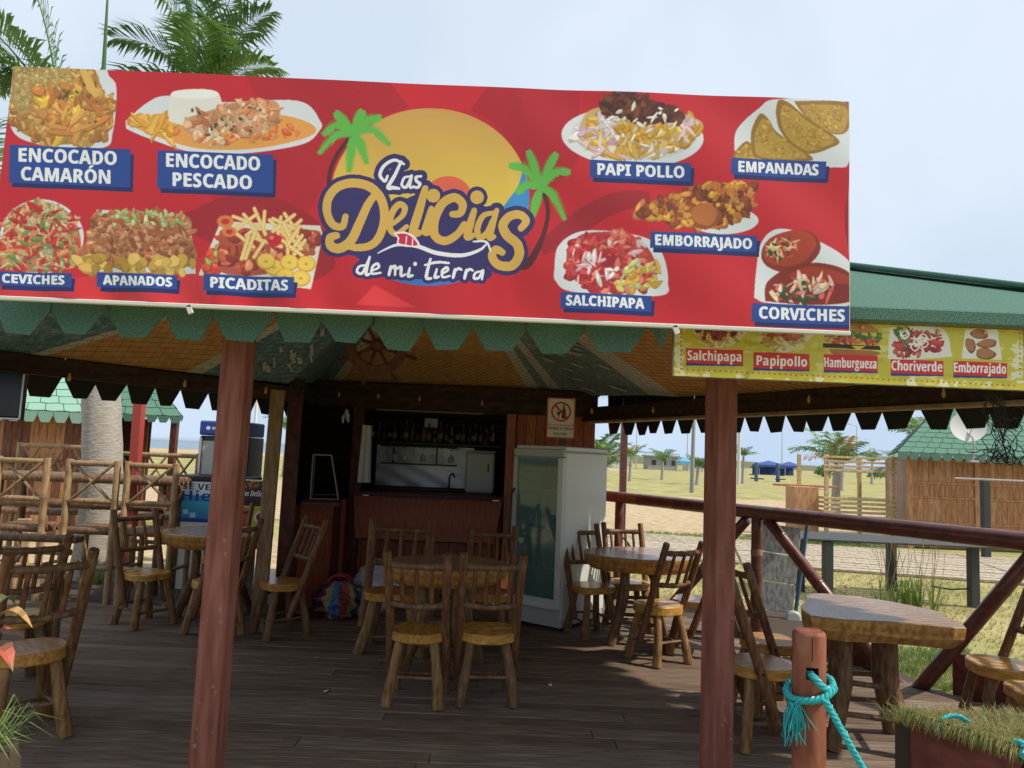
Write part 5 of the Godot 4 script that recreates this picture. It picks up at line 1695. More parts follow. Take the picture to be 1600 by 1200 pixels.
func twisted_rope(pts: Array, r: float) -> Array:
	# three strands laid around a path; returns [strands mesh, flecks mesh]
	var st := begin()
	var fl := begin()
	var fine := []
	for i in pts.size() - 1:
		for s in 8:
			fine.append(pts[i].lerp(pts[i + 1], s / 8.0))
	fine.append(pts[-1])
	var sm := []
	for i in fine.size():
		var a: Vector3 = fine[maxi(i - 4, 0)]
		var b: Vector3 = fine[mini(i + 4, fine.size() - 1)]
		sm.append((a + b + fine[i] * 2.0) * 0.25)
	var total := 0.0
	var strands := [[], [], []]
	for i in sm.size():
		if i > 0: total += sm[i].distance_to(sm[i - 1])
		var d: Vector3 = sm[mini(i + 1, sm.size() - 1)] - sm[maxi(i - 1, 0)]
		var b := frame_of(d)
		for k in 3:
			var a := TAU * k / 3 + total * 110.0
			strands[k].append(sm[i] + (b.x * cos(a) + b.z * sin(a)) * r * 0.5)
	for k in 3:
		var rr := []
		rr.resize(sm.size())
		rr.fill(r * 0.62)
		rings(st, strands[k], rr, 6)
	for i in range(3, sm.size() - 3, 7):
		var p: Vector3 = strands[i % 3][i]
		var q: Vector3 = strands[i % 3][i + 1]
		var up: Vector3 = (p - sm[i]).normalized() * r * 0.5
		rings(fl, [p + up, q + up], [r * 0.22, r * 0.22], 5)
	return [done(st), done(fl)]

func bollard_and_rope() -> void:
	var t := thing("rope_bollard", "round red wooden bollard with a square hole for the rope", "bollard", Vector3(1.175, 0, -2.9))
	var body := CSGCombiner3D.new()
	body.name = "post"
	var cy := CSGCylinder3D.new()
	cy.name = "shaft"
	cy.radius = 0.061
	cy.height = 1.04
	cy.sides = 28
	cy.position = Vector3(0, 0.52, 0)
	body.add_child(cy)
	var hole := CSGBox3D.new()
	hole.name = "rope_hole"
	hole.operation = CSGShape3D.OPERATION_SUBTRACTION
	hole.size = Vector3(0.045, 0.045, 0.3)
	hole.position = Vector3(-0.01, 0.905, 0)
	body.add_child(hole)
	var crack := CSGBox3D.new()
	crack.name = "crack"
	crack.operation = CSGShape3D.OPERATION_SUBTRACTION
	crack.size = Vector3(0.003, 0.10, 0.05)
	crack.position = Vector3(-0.012, 1.0, 0.055)
	body.add_child(crack)
	cy.material = M.bollard
	hole.material = M.dark_red
	crack.material = M.dark_red
	t.add_child(body, true)
	var rim := begin()
	rings(rim, [Vector3(0, 1.03, 0), Vector3(0, 1.046, 0), Vector3(0, 1.052, 0)], [0.0605, 0.058, 0.050], 28)
	part("worn_top", done(rim), M.bollard, t)
	var c := Vector3(1.175, 0, -2.9)
	# rope: out of the hole, once around the post, then down to the right
	var pts := [c + Vector3(-0.012, 0.90, 0.02), c + Vector3(-0.008, 0.895, 0.075), c + Vector3(0.02, 0.86, 0.088), c + Vector3(0.07, 0.85, 0.055), c + Vector3(0.088, 0.875, 0.0), c + Vector3(0.05, 0.88, -0.07), c + Vector3(-0.02, 0.86, -0.085), c + Vector3(-0.085, 0.82, -0.03), c + Vector3(-0.085, 0.805, 0.04), c + Vector3(-0.03, 0.815, 0.09), c + Vector3(0.03, 0.835, 0.095), c + Vector3(0.075, 0.865, 0.06)]
	var rope := thing("mooring_rope", "thick turquoise rope knotted round the red bollard and running down beside it", "rope")
	var a := twisted_rope(pts, 0.0135)
	part("loop", a[0], M.rope, rope)
	part("loop_flecks", a[1], M.rope_fleck, rope)
	var run := [c + Vector3(0.01, 0.84, 0.10), c + Vector3(0.05, 0.76, 0.13), c + Vector3(0.11, 0.64, 0.17), c + Vector3(0.19, 0.50, 0.22), c + Vector3(0.30, 0.36, 0.28), c + Vector3(0.46, 0.22, 0.36), c + Vector3(0.62, 0.16, 0.44)]
	a = twisted_rope(run, 0.0135)
	part("run", a[0], M.rope, rope)
	part("run_flecks", a[1], M.rope_fleck, rope)
	# frayed tail
	var fr := begin()
	for i in 60:
		var p := c + Vector3(-0.075 + rng.randf_range(-0.02, 0.02), 0.80, 0.05 + rng.randf_range(-0.02, 0.02))
		var q := p + Vector3(rng.randf_range(-0.03, 0.035), -rng.randf_range(0.04, 0.10), rng.randf_range(-0.01, 0.02))
		var e := q + Vector3(rng.randf_range(-0.03, 0.03), -rng.randf_range(0.02, 0.07), rng.randf_range(-0.01, 0.02))
		rings(fr, [p, q, e], [0.0026, 0.002, 0.0012], 4)
	var ft := part("frayed_tail", done(fr), M.rope, rope)
	ft.set_meta("kind", "stuff")
	tag(ft, "frayed end of the turquoise rope")
	# short rope end knotted through the planter
	var kn := thing("rope_knot", "turquoise rope end knotted on the grass planter's edge", "rope", Vector3(1.88, 0.685, -2.775))
	var k := twisted_rope([Vector3(-0.015, 0.02, -0.02), Vector3(0.015, 0.035, 0.0), Vector3(0.02, 0.0, 0.03), Vector3(-0.015, -0.01, 0.035), Vector3(-0.01, 0.02, 0.045), Vector3(0.012, 0.0, 0.05), Vector3(0.008, -0.06, 0.045), Vector3(0.012, -0.16, 0.04)], 0.011)
	part("knot", k[0], M.rope, kn)
	part("flecks", k[1], M.rope_fleck, kn)
	var kb := thing("rope_scrap", "loose turquoise rope lying on the planter grass", "rope", Vector3(1.76, 0.715, -2.98))
	var k2 := twisted_rope([Vector3(-0.08, -0.03, 0.04), Vector3(-0.04, 0.0, 0.0), Vector3(0.0, 0.012, -0.02), Vector3(0.045, 0.016, -0.01), Vector3(0.06, 0.0, 0.02)], 0.008)
	part("strand", k2[0], M.rope, kb)
	part("flecks", k2[1], M.rope_fleck, kb)

func tuft(st: SurfaceTool, at: Vector3, n: int, h: float, spread: float, w: float) -> void:
	for i in n:
		var a := rng.randf() * TAU
		var d := Vector3(cos(a), 0, sin(a))
		var s := Vector3(-sin(a), 0, cos(a)) * w
		var o := at + d * rng.randf_range(0, spread * 0.3)
		var hh := h * rng.randf_range(0.5, 1.1)
		var out := spread * rng.randf_range(0.3, 1.1)
		var m := o + d * out * 0.45 + Vector3(0, hh * 0.75, 0)
		var e := o + d * out + Vector3(0, hh * rng.randf_range(0.75, 1.0), 0)
		quad(st, o - s, m - s * 0.8, m + s * 0.8, o + s)
		tri(st, m - s * 0.8, e, m + s * 0.8)

func planters() -> void:
	var t := thing("grass_planter", "dark red planter box overgrown with tangled grass before the deck", "planter", Vector3(2.13, -0.02, -2.85))
	bar(t, "front_board", Vector3(0.42, 0.35, 0.085), Vector3(1.30, 0.70, 0.035), M.planter, 0.0, 0.006)
	part("end_board", line_box(Vector3(-0.235, 0.71, 0.075), Vector3(-0.46, 0.71, -0.25), 0.035, 0.71), M.planter, t)
	bar(t, "back_board", Vector3(0.30, 0.35, -0.36), Vector3(1.50, 0.70, 0.035), M.planter, 0.0, 0.006)
	bar(t, "top_edge", Vector3(0.42, 0.708, 0.085), Vector3(1.30, 0.016, 0.05), M.rail_red, 0.0, 0.004)
	var soil := begin()
	prism(soil, PackedVector2Array([Vector2(-0.21, 0.07), Vector2(1.06, 0.07), Vector2(1.06, -0.34), Vector2(-0.48, -0.34), Vector2(-0.44, -0.26)]), 0.6, Transform3D(Basis(Vector3.RIGHT, PI / 2), Vector3(0, 0.37, 0)))
	part("soil", done(soil), M.soil, t)
	for pass_ in 3:
		var g := begin()
		for i in 900:
			var z := rng.randf_range(-0.33, 0.09)
			var x := rng.randf_range(-0.235 + (z - 0.075) * 0.69 - 0.02, 1.04)
			if pass_ == 0 and x < 0.02 and rng.randf() < 0.4: continue
			if pass_ > 0 and x > 0.05 and rng.randf() < 0.7: continue
			tuft(g, Vector3(x, 0.665, z), 6, rng.randf_range(0.05, 0.095), 0.09, 0.0013)
		# blades hanging over the edges
		for i in 240:
			var f := rng.randf()
			var o := Vector3(rng.randf_range(-0.22, 0.6), 0.715, 0.10) if i % 3 == 0 else Vector3(-0.245 - 0.225 * f, 0.72, 0.075 - 0.325 * f)
			var d := Vector3(rng.randf_range(-0.04, 0.04), 0, 0.03) if i % 3 == 0 else Vector3(-0.05, 0, 0.02 + rng.randf_range(-0.04, 0.04))
			var s := Vector3(0.0013, 0, 0.0013)
			var m := o + d * rng.randf_range(0.4, 1.1) + Vector3(0, rng.randf_range(-0.005, 0.035), 0)
			var e := m + d * rng.randf_range(0.1, 0.7) - Vector3(0, rng.randf_range(0.01, 0.05), 0)
			quad(g, o - s, m - s, m + s, o + s)
			tri(g, m - s, e, m + s)
		var gm := part("grass_tangle", done(g), [M.grass_green, M.grass_pale, M.grass_dry][pass_], t)
		gm.set_meta("kind", "stuff")
	# left edge: grass tussock and red leaved shrub
	var l := thing("grass_tussock", "green grass tussock in front of the near left chair", "plant", Vector3(-1.71, 0.09, -2.5))
	var st := begin()
	for i in 130:
		var a := rng.randf() * TAU
		var d := Vector3(cos(a), 0, sin(a))
		var o := d * rng.randf_range(0, 0.10) + Vector3(0, 0.55, 0)
		var s := Vector3(-sin(a), 0, cos(a)) * 0.003
		var L := rng.randf_range(0.08, 0.21)
		var m := o + d * L * 0.5 + Vector3(0, L * rng.randf_range(0.1, 0.8), 0)
		var e := o + d * L + Vector3(0, L * rng.randf_range(-0.3, 0.7), 0)
		quad(st, o - s, m - s, m + s, o + s)
		tri(st, m - s, e, m + s)
	part("blades", done(st), M.grass_green, l)
	var lb := begin()
	rings(lb, [Vector3(0, 0, 0), Vector3(0, 0.3, 0), Vector3(0, 0.56, 0)], [0.16, 0.18, 0.14], 14)
	part("pot", done(lb), M.soil, l)
	var c := thing("red_leaved_plant", "plant with red and yellow pointed leaves before the near left chair", "plant", Vector3(-1.545, 0.03, -2.3))
	var stem := begin()
	rings(stem, [Vector3(0, 0, 0), Vector3(0.02, 0.5, 0), Vector3(0, 1.12, 0)], [0.014, 0.012, 0.008], 7)
	part("stem", done(stem), M.log_leg, c)
	for i in 8:
		var a := i * 2.4 + 0.5
		var y := 0.98 + 0.02 * i
		var d := Vector3(cos(a), 0.25 * sin(i * 1.3), sin(a)).normalized()
		var L := rng.randf_range(0.085, 0.13)
		var side := d.cross(Vector3.UP).normalized() * L * 0.22
		var o := Vector3(0.01, y, 0)
		var tip := o + d * L - Vector3(0, L * 0.25, 0)
		var lf := begin()
		var warm: Color = [Color(0.42, 0.10, 0.07), Color(0.45, 0.25, 0.09), Color(0.36, 0.10, 0.09), Color(0.10, 0.13, 0.06)][i % 4]
		var n := 7
		for sd in [-1.0, 1.0]:
			for k in n:
				var q := []
				for e in [[k, 0.0], [k + 1, 0.0], [k + 1, 1.0], [k, 1.0]]:
					var f: float = float(e[0]) / n
					var wv := sin(PI * pow(f, 0.8)) * (1.0 + 0.12 * sin(f * 19.0 + i))
					q.append(o.lerp(tip, f) + Vector3(0, L * 0.30 * sin(PI * f), 0) + side * sd * wv * e[1] + Vector3(0, L * 0.10 * wv * e[1], 0))
				lf.set_color(warm if (k + i) % 3 != 0 else shade(warm, 0.7).lerp(Color(0.12, 0.15, 0.05), 0.4))
				quad(lf, q[0], q[1], q[2], q[3])
		part("leaf", done(lf), M.croton, c)

func cable_tangle() -> void:
	var st := begin()
	rng.seed = 77
	for i in 15:
		var pts := []
		var rr := []
		var p := Vector3(2.30 + rng.randf_range(-0.05, 0.05), 2.05, -3.5 + rng.randf_range(-0.04, 0.04))
		var v := Vector3(rng.randf_range(-0.6, 0.6), -1.0, rng.randf_range(-0.4, 0.4))
		for k in 22:
			pts.append(p)
			rr.append(0.0022)
			v += Vector3(rng.randf_range(-0.9, 0.9) - (p.x - 2.32) * 5.0, rng.randf_range(-0.9, 0.55) + (0.9 if p.y < 1.75 else 0.0), rng.randf_range(-0.5, 0.5) - (p.z + 3.5) * 5.0)
			v = v.normalized()
			p += v * 0.028
		rings(st, pts, rr, 5)
	solo("cable_tangle", done(st), M.black_rubber, "tangle of black cables hanging below the yellow menu strip's eave", "cables")

# ------------------------------------------------------------------ neighbours on the left
func valance(parent: Node, a: Vector3, b: Vector3, h: float, pitch: float, m: Material) -> void:
	var d := b - a
	var L := d.length()
	var u := d / L
	var n := int(L / pitch)
	for i in n:
		var w := L / n
		var st := begin()
		prism(st, PackedVector2Array([Vector2(0.0, 0), Vector2(0.0, -h * 0.35), Vector2(w * 0.22, -h), Vector2(w * 0.72, -h), Vector2(w * 0.95, -h * 0.35), Vector2(w * 0.95, 0)]), 0.01, Transform3D(Basis(u, Vector3.UP, u.cross(Vector3.UP)), a + u * (w * i)))
		part("scallop", done(st), m, parent)

# overlapping round-ended shingles on a roof face given by its eave ends and top ends
func shingles(parent: Node, e0: Vector3, e1: Vector3, t0: Vector3, t1: Vector3, rows: int, w: float, m: Material) -> void:
	var nrm := (e1 - e0).cross(t0 - e0).normalized()
	if nrm.y < 0: nrm = -nrm
	var st0 := begin()
	quad(st0, e0 - nrm * 0.02, e1 - nrm * 0.02, t1 - nrm * 0.02, t0 - nrm * 0.02)
	part("roof_board", done(st0), m, parent)
	for r in rows:
		var f0 := float(r) / rows
		var f1 := minf(1.0, (r + 1.18) / rows)
		var a := e0.lerp(t0, f0)
		var b := e1.lerp(t1, f0)
		var a2 := e0.lerp(t0, f1)
		var b2 := e1.lerp(t1, f1)
		var n := maxi(1, int(round(a.distance_to(b) / w)))
		for i in n:
			var s0 := (i + 0.02) / n
			var s1 := (i + 0.98) / n
			var lift := nrm * (0.016 + rng.randf_range(0.0, 0.006))
			var p0 := a.lerp(b, s0) + lift
			var p1 := a.lerp(b, s1) + lift
			var pm := a.lerp(b, (s0 + s1) * 0.5) + lift - (a2 - a).normalized() * 0.03
			var q0 := a2.lerp(b2, s0) + nrm * 0.004
			var q1 := a2.lerp(b2, s1) + nrm * 0.004
			var st := begin()
			var dn := nrm * 0.012
			quad(st, p0, pm, q1, q0)
			tri(st, pm, p1, q1)
			quad(st, p0 - dn, p0, pm, pm - dn)
			quad(st, pm - dn, pm, p1, p1 - dn)
			part("shingle", done(st), m, parent)

func build_outside_left() -> void:
	rng.seed = 31
	# brown hut with mint roof
	var h := thing("brown_hut", "brown planked hut with a mint green shingle roof in the sand yard", "hut", Vector3.ZERO)
	planks(h, Vector3(-12.0, 0, -12.0), Vector3(-6.75, 0, -12.0), 1.28, 2.0, 0.14, 0.03, [M.hut_brown, M.hut_plank, M.hut_brown], "upper_plank")
	planks(h, Vector3(-12.0, 0, -12.0), Vector3(-6.75, 0, -12.0), 0.0, 1.22, 0.14, 0.03, [M.hut_brown, M.hut_plank, M.hut_plank], "lower_plank")
	bar(h, "mid_rail", Vector3(-9.4, 1.25, -11.97), Vector3(5.3, 0.07, 0.05), M.hut_brown)
	bar(h, "corner_post", Vector3(-6.70, 1.02, -12.0), Vector3(0.14, 2.04, 0.14), M.hut_brown)
	part("side_wall", line_box(Vector3(-6.74, 2.0, -12.05), Vector3(-7.9, 2.0, -15.0), 0.05, 2.0), M.hut_brown, h)
	bar(h, "back_wall", Vector3(-9.9, 1.0, -15.1), Vector3(4.0, 2.0, 0.05), M.hut_brown)
	shingles(h, Vector3(-12.3, 2.06, -11.6), Vector3(-6.4, 2.06, -11.6), Vector3(-10.2, 3.2, -13.5), Vector3(-8.2, 3.2, -13.5), 9, 0.30, M.mint_shingle)
	shingles(h, Vector3(-6.4, 2.06, -11.6), Vector3(-8.0, 2.06, -15.4), Vector3(-8.2, 3.2, -13.5), Vector3(-8.2, 3.2, -13.5), 9, 0.40, M.mint_shingle)
	valance(h, Vector3(-12.3, 2.05, -11.58), Vector3(-6.4, 2.05, -11.58), 0.17, 0.24, M.mint_shingle)
	# second hut
	var k := thing("dark_hut", "small dark planked hut with green roof and porch post near the sea", "hut")
	planks(k, Vector3(-9.0, 0, -13.6), Vector3(-6.62, 0, -13.6), 0.0, 2.05, 0.13, 0.03, [M.beam, M.hut_brown, M.beam], "plank")
	bar(k, "rail", Vector3(-7.8, 1.2, -13.57), Vector3(2.3, 0.06, 0.04), M.beam)
	bar(k, "porch_post", Vector3(-5.92, 1.04, -13.1), Vector3(0.11, 2.08, 0.11), M.dark_red)
	part("side_wall", line_box(Vector3(-6.62, 2.05, -13.65), Vector3(-7.9, 2.05, -16.1), 0.05, 2.05), M.beam, k)
	shingles(k, Vector3(-9.4, 2.10, -12.9), Vector3(-5.72, 2.10, -12.9), Vector3(-8.2, 3.1, -14.6), Vector3(-7.3, 3.1, -14.6), 7, 0.32, M.shingle)
	shingles(k, Vector3(-5.72, 2.10, -12.9), Vector3(-7.2, 2.10, -16.2), Vector3(-7.3, 3.1, -14.6), Vector3(-7.3, 3.1, -14.6), 7, 0.42, M.shingle)
	valance(k, Vector3(-9.4, 2.10, -12.88), Vector3(-5.72, 2.10, -12.88), 0.12, 0.2, M.shingle)
	# red post, timber prop
	var rp := begin()
	cbox(rp, Vector3(0, 1.12, 0), Vector3(0.10, 2.24, 0.10), Basis(Vector3.BACK, 0.02), 0.006)
	solo("red_post", done(rp), M.red_post, "bright red square post beside the thick palm trunk", "post", Vector3(-4.10, 0, -8.2))
	var pr := begin()
	cbox(pr, Vector3(0, 0.40, 0), Vector3(0.13, 0.82, 0.03), Basis(Vector3.BACK, 0.05), 0.004)
	solo("pale_board", done(pr), M.pine, "pale pine board standing under the bamboo bar table", "board", Vector3(-4.95, 0, -7.75))
	# drinks cooler
	var c := thing("drinks_cooler", "upright drinks cooler with a blue header behind the ice chest", "cooler", Vector3(-3.34, 0, -8.95))
	bar(c, "header", Vector3(0, 1.84, 0), Vector3(0.58, 0.17, 0.56), M.blue_tarp, 0.0, 0.015)
	bar(c, "cabinet", Vector3(0, 0.88, -0.02), Vector3(0.58, 1.74, 0.52), M.charcoal, 0.0, 0.012)
	bar(c, "door_glass", Vector3(0, 0.98, 0.246), Vector3(0.50, 1.42, 0.012), M.grey_enamel)
	bar(c, "door_frame", Vector3(-0.268, 0.98, 0.255), Vector3(0.035, 1.5, 0.03), M.steel)
	bar(c, "door_frame", Vector3(0.268, 0.98, 0.255), Vector3(0.035, 1.5, 0.03), M.steel)
	var ct := Print.new(256, 64, Color8(34, 66, 150))
	ct.oval(40, 32, 12, 12, Color8(226, 230, 236))
	ct.unreadable(62, 40, 170, 18, Color8(206, 210, 222))
	part("header_print", printed_sheet(0.54, 0.12, 1, 1, func(_u, _v): return 0.0), printed(ct.texture()), c, Vector3(0, 1.84, 0.284))
	# ice chest with its poster
	var i := thing("ice_chest", "low ice chest with a blue SE VENDE Hielo poster on its front", "freezer", Vector3(-3.25, 0, -8.45))
	bar(i, "body", Vector3(0, 0.62, 0), Vector3(0.74, 1.24, 0.5), M.white_enamel, 0.0, 0.02)
	bar(i, "lid", Vector3(0, 1.27, 0), Vector3(0.77, 0.07, 0.53), M.black, 0.0, 0.015)
	var p := Print.new(512, 384, Color8(36, 150, 190))
	p.poly([[0, 0], [512, 0], [512, 130], [0, 130]], Color8(214, 222, 232))
	for b in 10:
		p.poly([[0, 190 + b * 17], [512, 190 + b * 17], [512, 207 + b * 17], [0, 207 + b * 17]], Color8(60, 170, 205).lerp(Color8(30, 120, 180), b / 9.0))
	p.letters("SE VENDE", 20, 78, 420, 56, Color8(16, 16, 20))
	p.letters("Hielo", 14, 182, 400, 92, Color8(24, 62, 150))
	p.poly([[0, 350], [512, 350], [512, 384], [0, 384]], Color8(24, 52, 140))
	for q in [[60, 290], [120, 320], [360, 300], [430, 270], [470, 325]]:
		p.poly([[q[0] - 24, q[1] - 22], [q[0] + 22, q[1] - 26], [q[0] + 26, q[1] + 20], [q[0] - 20, q[1] + 24]], Color8(150, 210, 226))
	part("poster", printed_sheet(0.68, 0.44, 1, 1, func(_u, _v): return 0.0), printed(p.texture()), i, Vector3(0.0, 1.02, 0.254))
	# second poster board
	var d := thing("food_poster", "red and yellow food poster board standing behind the tan post", "poster", Vector3(-2.72, 0, -8.05))
	var q2 := Print.new(320, 512, Color8(48, 20, 20))
	q2.poly([[0, 230], [320, 230], [320, 440], [0, 440]], Color8(196, 178, 44))
	q2.poly([[0, 440], [320, 440], [320, 512], [0, 512]], Color8(150, 30, 30))
	q2.oval(80, 330, 56, 86, Color8(160, 60, 26))
	q2.oval(80, 320, 44, 70, Color8(190, 84, 36))
	q2.oval(236, 330, 66, 60, Color8(224, 220, 206))
	q2.oval(240, 330, 46, 38, Color8(96, 46, 26))
	food(q2, [[0, 0], [320, 0], [320, 60], [0, 60]], [Color8(140, 40, 30), Color8(70, 80, 34), Color8(176, 120, 50)], 60, 22, 9)
	q2.letters("Las Delicias", 12, 140, 296, 48, Color8(232, 226, 216), "Droid Serif", 700, 0.2)
	q2.unreadable(24, 206, 270, 34, Color8(20, 14, 14))
	bar(d, "board", Vector3(0, 0.98, -0.012), Vector3(0.34, 0.62, 0.016), M.label_paper)
	part("printed_face", printed_sheet(0.33, 0.60, 1, 1, func(_u, _v): return 0.0), printed(q2.texture()), d, Vector3(0, 0.98, 0.0))
	for x in [-0.13, 0.13]:
		bar(d, "leg", Vector3(x, 0.34, -0.02), Vector3(0.03, 0.68, 0.02), M.charcoal)
	var cr := begin()
	cbox(cr, Vector3(0, 0.08, 0), Vector3(0.34, 0.16, 0.26), Basis.IDENTITY, 0.01)
	solo("dark_crate", done(cr), M.charcoal, "small dark crate on the sand by the red post", "crate", Vector3(-3.75, 0.0, -9.2))
	var pl := thing("yard_weed", "small green weed at the foot of the palm trunk", "plant", Vector3(-4.55, 0, -8.35))
	var ws := begin()
	for n in 8:
		tuft(ws, Vector3(rng.randf_range(-0.15, 0.15), 0, rng.randf_range(-0.1, 0.1)), 8, 0.22, 0.14, 0.008)
	part("leaves", done(ws), M.grass_green, pl)

# ------------------------------------------------------------------ neighbours on the right
func build_outside_right() -> void:
	rng.seed = 41
	var h := thing("planked_hut", "orange brown planked hut with a green scalloped shingle roof beyond the boardwalk", "hut")
	var z := -16.5
	# front wall: boards in three tiers between rails
	for tier in [[0.05, 0.55], [0.60, 1.10], [1.15, 1.42], [1.47, 2.02]]:
		for span in [[8.95, 10.32], [10.44, 14.4]]:
			planks(h, Vector3(span[0], 0, z), Vector3(span[1], 0, z), tier[0], tier[1], 0.125, 0.03, [M.hut_plank, M.hut_plank_b, M.hut_plank], "plank")
	for y in [0.575, 1.125, 1.445]:
		bar(h, "rail", Vector3(11.6, y, z + 0.012), Vector3(5.4, 0.055, 0.05), M.hut_plank)
	bar(h, "rail", Vector3(9.62, 0.42, z + 0.03), Vector3(1.3, 0.045, 0.03), M.pine)
	bar(h, "rail", Vector3(11.9, 0.42, z + 0.03), Vector3(2.9, 0.045, 0.03), M.pine)
	for x in [8.90, 10.38, 14.45]:
		bar(h, "post", Vector3(x, 1.02, z), Vector3(0.10, 2.04, 0.10), M.hut_plank_b)
	planks(h, Vector3(8.90, 0, -16.56), Vector3(10.0, 0, -19.6), 0.05, 2.02, 0.16, 0.03, [M.hut_plank, M.weathered], "side_plank")
	bar(h, "back_wall", Vector3(12.3, 1.0, -19.7), Vector3(4.6, 2.0, 0.05), M.hut_plank)
	shingles(h, Vector3(8.40, 2.09, -16.05), Vector3(14.9, 2.09, -16.05), Vector3(10.75, 3.34, -18.5), Vector3(12.5, 3.34, -18.5), 10, 0.27, M.shingle)
	shingles(h, Vector3(10.4, 2.09, -20.4), Vector3(8.40, 2.09, -16.05), Vector3(10.75, 3.34, -18.5), Vector3(10.75, 3.34, -18.5), 10, 0.5, M.shingle)
	valance(h, Vector3(8.40, 2.09, -16.03), Vector3(14.9, 2.09, -16.03), 0.16, 0.24, M.shingle)
	# satellite dish on its eave
	var d := thing("satellite_dish", "white satellite dish on a bent arm at the planked hut's eave", "satellite dish", Vector3(9.80, 2.69, -15.85))
	var ds := begin()
	var rows := []
	for r in 7:
		var row := []
		for a in 28:
			var rr := 0.40 * r / 6.0
			row.append(Vector3(cos(TAU * a / 28) * rr, sin(TAU * a / 28) * rr * 0.80, 0.35 * rr * rr))
		rows.append(row)
	for r in 6:
		for a in 28:
			var a2 := (a + 1) % 28
			ds.set_smooth_group(1)
			for v in [rows[r][a], rows[r + 1][a], rows[r + 1][a2], rows[r][a], rows[r + 1][a2], rows[r][a2]]: ds.add_vertex(v)
	part("dish", done(ds), M.dish_white, d)
	ds = begin()
	rings(ds, [Vector3(0.0, -0.1, -0.03), Vector3(0.05, -0.25, 0.12), Vector3(0.10, -0.42, 0.08), Vector3(0.16, -0.72, -0.06)], [0.02, 0.02, 0.02, 0.02], 8)
	part("arm", done(ds), M.pole_grey, d)
	bar(d, "foot_plate", Vector3(0.17, -0.74, -0.08), Vector3(0.20, 0.04, 0.16), M.pole_grey)
	ds = begin()
	rings(ds, [Vector3(-0.02, -0.30, 0.05), Vector3(-0.10, 0.10, 0.42)], [0.010, 0.010], 6)
	cbox(ds, Vector3(-0.10, 0.12, 0.42), Vector3(0.06, 0.06, 0.08))
	part("feed_arm", done(ds), M.pole_grey, d)
	# pine slat kiosk
	var k := thing("slat_kiosk", "open kiosk frame of pale pine slats beside the planked hut", "kiosk")
	for e in [[7.27, -17.0], [8.78, -17.0], [7.27, -18.6], [8.78, -18.6]]:
		bar(k, "post", Vector3(e[0], 1.0, e[1]), Vector3(0.08, 2.0, 0.08), M.pine)
	for y in [1.62, 1.72, 1.82, 1.92]:
		bar(k, "slat", Vector3(8.02, y + 0.02, -16.95), Vector3(1.66, 0.05, 0.03), M.pine)
	for n in 7:
		bar(k, "slat", Vector3(8.02, 0.40 + n * 0.10, -16.95), Vector3(1.66, 0.06, 0.03), M.pine)
		bar(k, "side_slat", Vector3(7.24, 0.40 + n * 0.10, -17.8), Vector3(0.03, 0.06, 1.6), M.pine)
	bar(k, "counter_box", Vector3(6.95, 0.62, -17.6), Vector3(0.55, 1.20, 0.6), M.hut_plank_b)
	bar(k, "counter_top", Vector3(7.4, 1.22, -18.5), Vector3(1.5, 0.05, 0.4), M.hut_plank)
	# boardwalk
	var b := thing("boardwalk", "pale grey slatted boardwalk across the grass in front of the planked hut", "boardwalk")
	var u := Vector3(13.0, 0, 3.3).normalized()
	var v := Vector3(-u.z, 0, u.x)
	for n in 24:
		var off := v * (-1.9 + n * 0.165)
		for s in 3:
			var a := Vector3(0.2, 0.03, -15.6) + u * (s * 4.4) + off
			var e := a + u * 4.36
			part("slat", line_box(a + Vector3(0, 0.02 + rng.randf_range(-0.006, 0.006), 0), e + Vector3(0, 0.02 + rng.randf_range(-0.006, 0.006), 0), 0.12, 0.035, 0.004), M.boardwalk, b)
	# dark slatted table
	var t := thing("outdoor_table", "long dark metal table with a slatted top on the lawn", "table")
	for n in 7:
		var st := begin()
		cbox(st, Vector3(5.0, 0.765 + 0.001 * (n % 2), -10.45 + n * 0.16), Vector3(2.5, 0.025, 0.12), Basis(Vector3.UP, -0.06), 0.004)
		part("slat", done(st), M.charcoal, t)
	for e in [[4.0, -10.2], [5.45, -10.6], [5.95, -9.55], [4.1, -9.55]]:
		var st := begin()
		cbox(st, Vector3(e[0], 0.37, e[1]), Vector3(0.11, 0.75, 0.11))
		part("leg", done(st), M.charcoal, t)
	var ws := begin()
	rings(ws, [Vector3(5.5, 0.22, -9.7), Vector3(5.7, 0.20, -9.62), Vector3(5.92, 0.23, -9.55)], [0.01, 0.01, 0.01], 6)
	part("hanging_cable", done(ws), M.black_rubber, t)
	# T-shaped dark post
	var tp := thing("t_post", "black post with a thin crossbar before the planked hut", "post", Vector3(9.55, 0, -14.9))
	bar(tp, "post", Vector3(0, 0.78, 0), Vector3(0.13, 1.56, 0.13), M.charcoal)
	bar(tp, "crossbar", Vector3(0.15, 1.585, 0), Vector3(1.5, 0.03, 0.04), M.pole_grey)
	# tall grass plant by the table
	var gp := thing("tall_grass_plant", "green strap leaved plant with dry seed stalks beside the outdoor table", "plant", Vector3(4.95, 0, -9.35))
	var gs := begin()
	for n in 8:
		tuft(gs, Vector3(rng.randf_range(-0.3, 0.35), 0, rng.randf_range(-0.12, 0.12)), 9, 0.42, 0.22, 0.012)
	part("leaves", done(gs), M.grass_green, gp)
	gs = begin()
	for n in 26:
		var o := Vector3(rng.randf_range(-0.25, 0.4), 0.1, rng.randf_range(-0.1, 0.1))
		var e := o + Vector3(rng.randf_range(-0.2, 0.25), rng.randf_range(0.5, 0.95), rng.randf_range(-0.1, 0.1))
		rings(gs, [o, o.lerp(e, 0.6) + Vector3(0.02, 0.02, 0), e], [0.003, 0.003, 0.004], 4)
	var stalks := part("seed_stalks", done(gs), M.grass_dry, gp)
	stalks.set_meta("kind", "stuff")
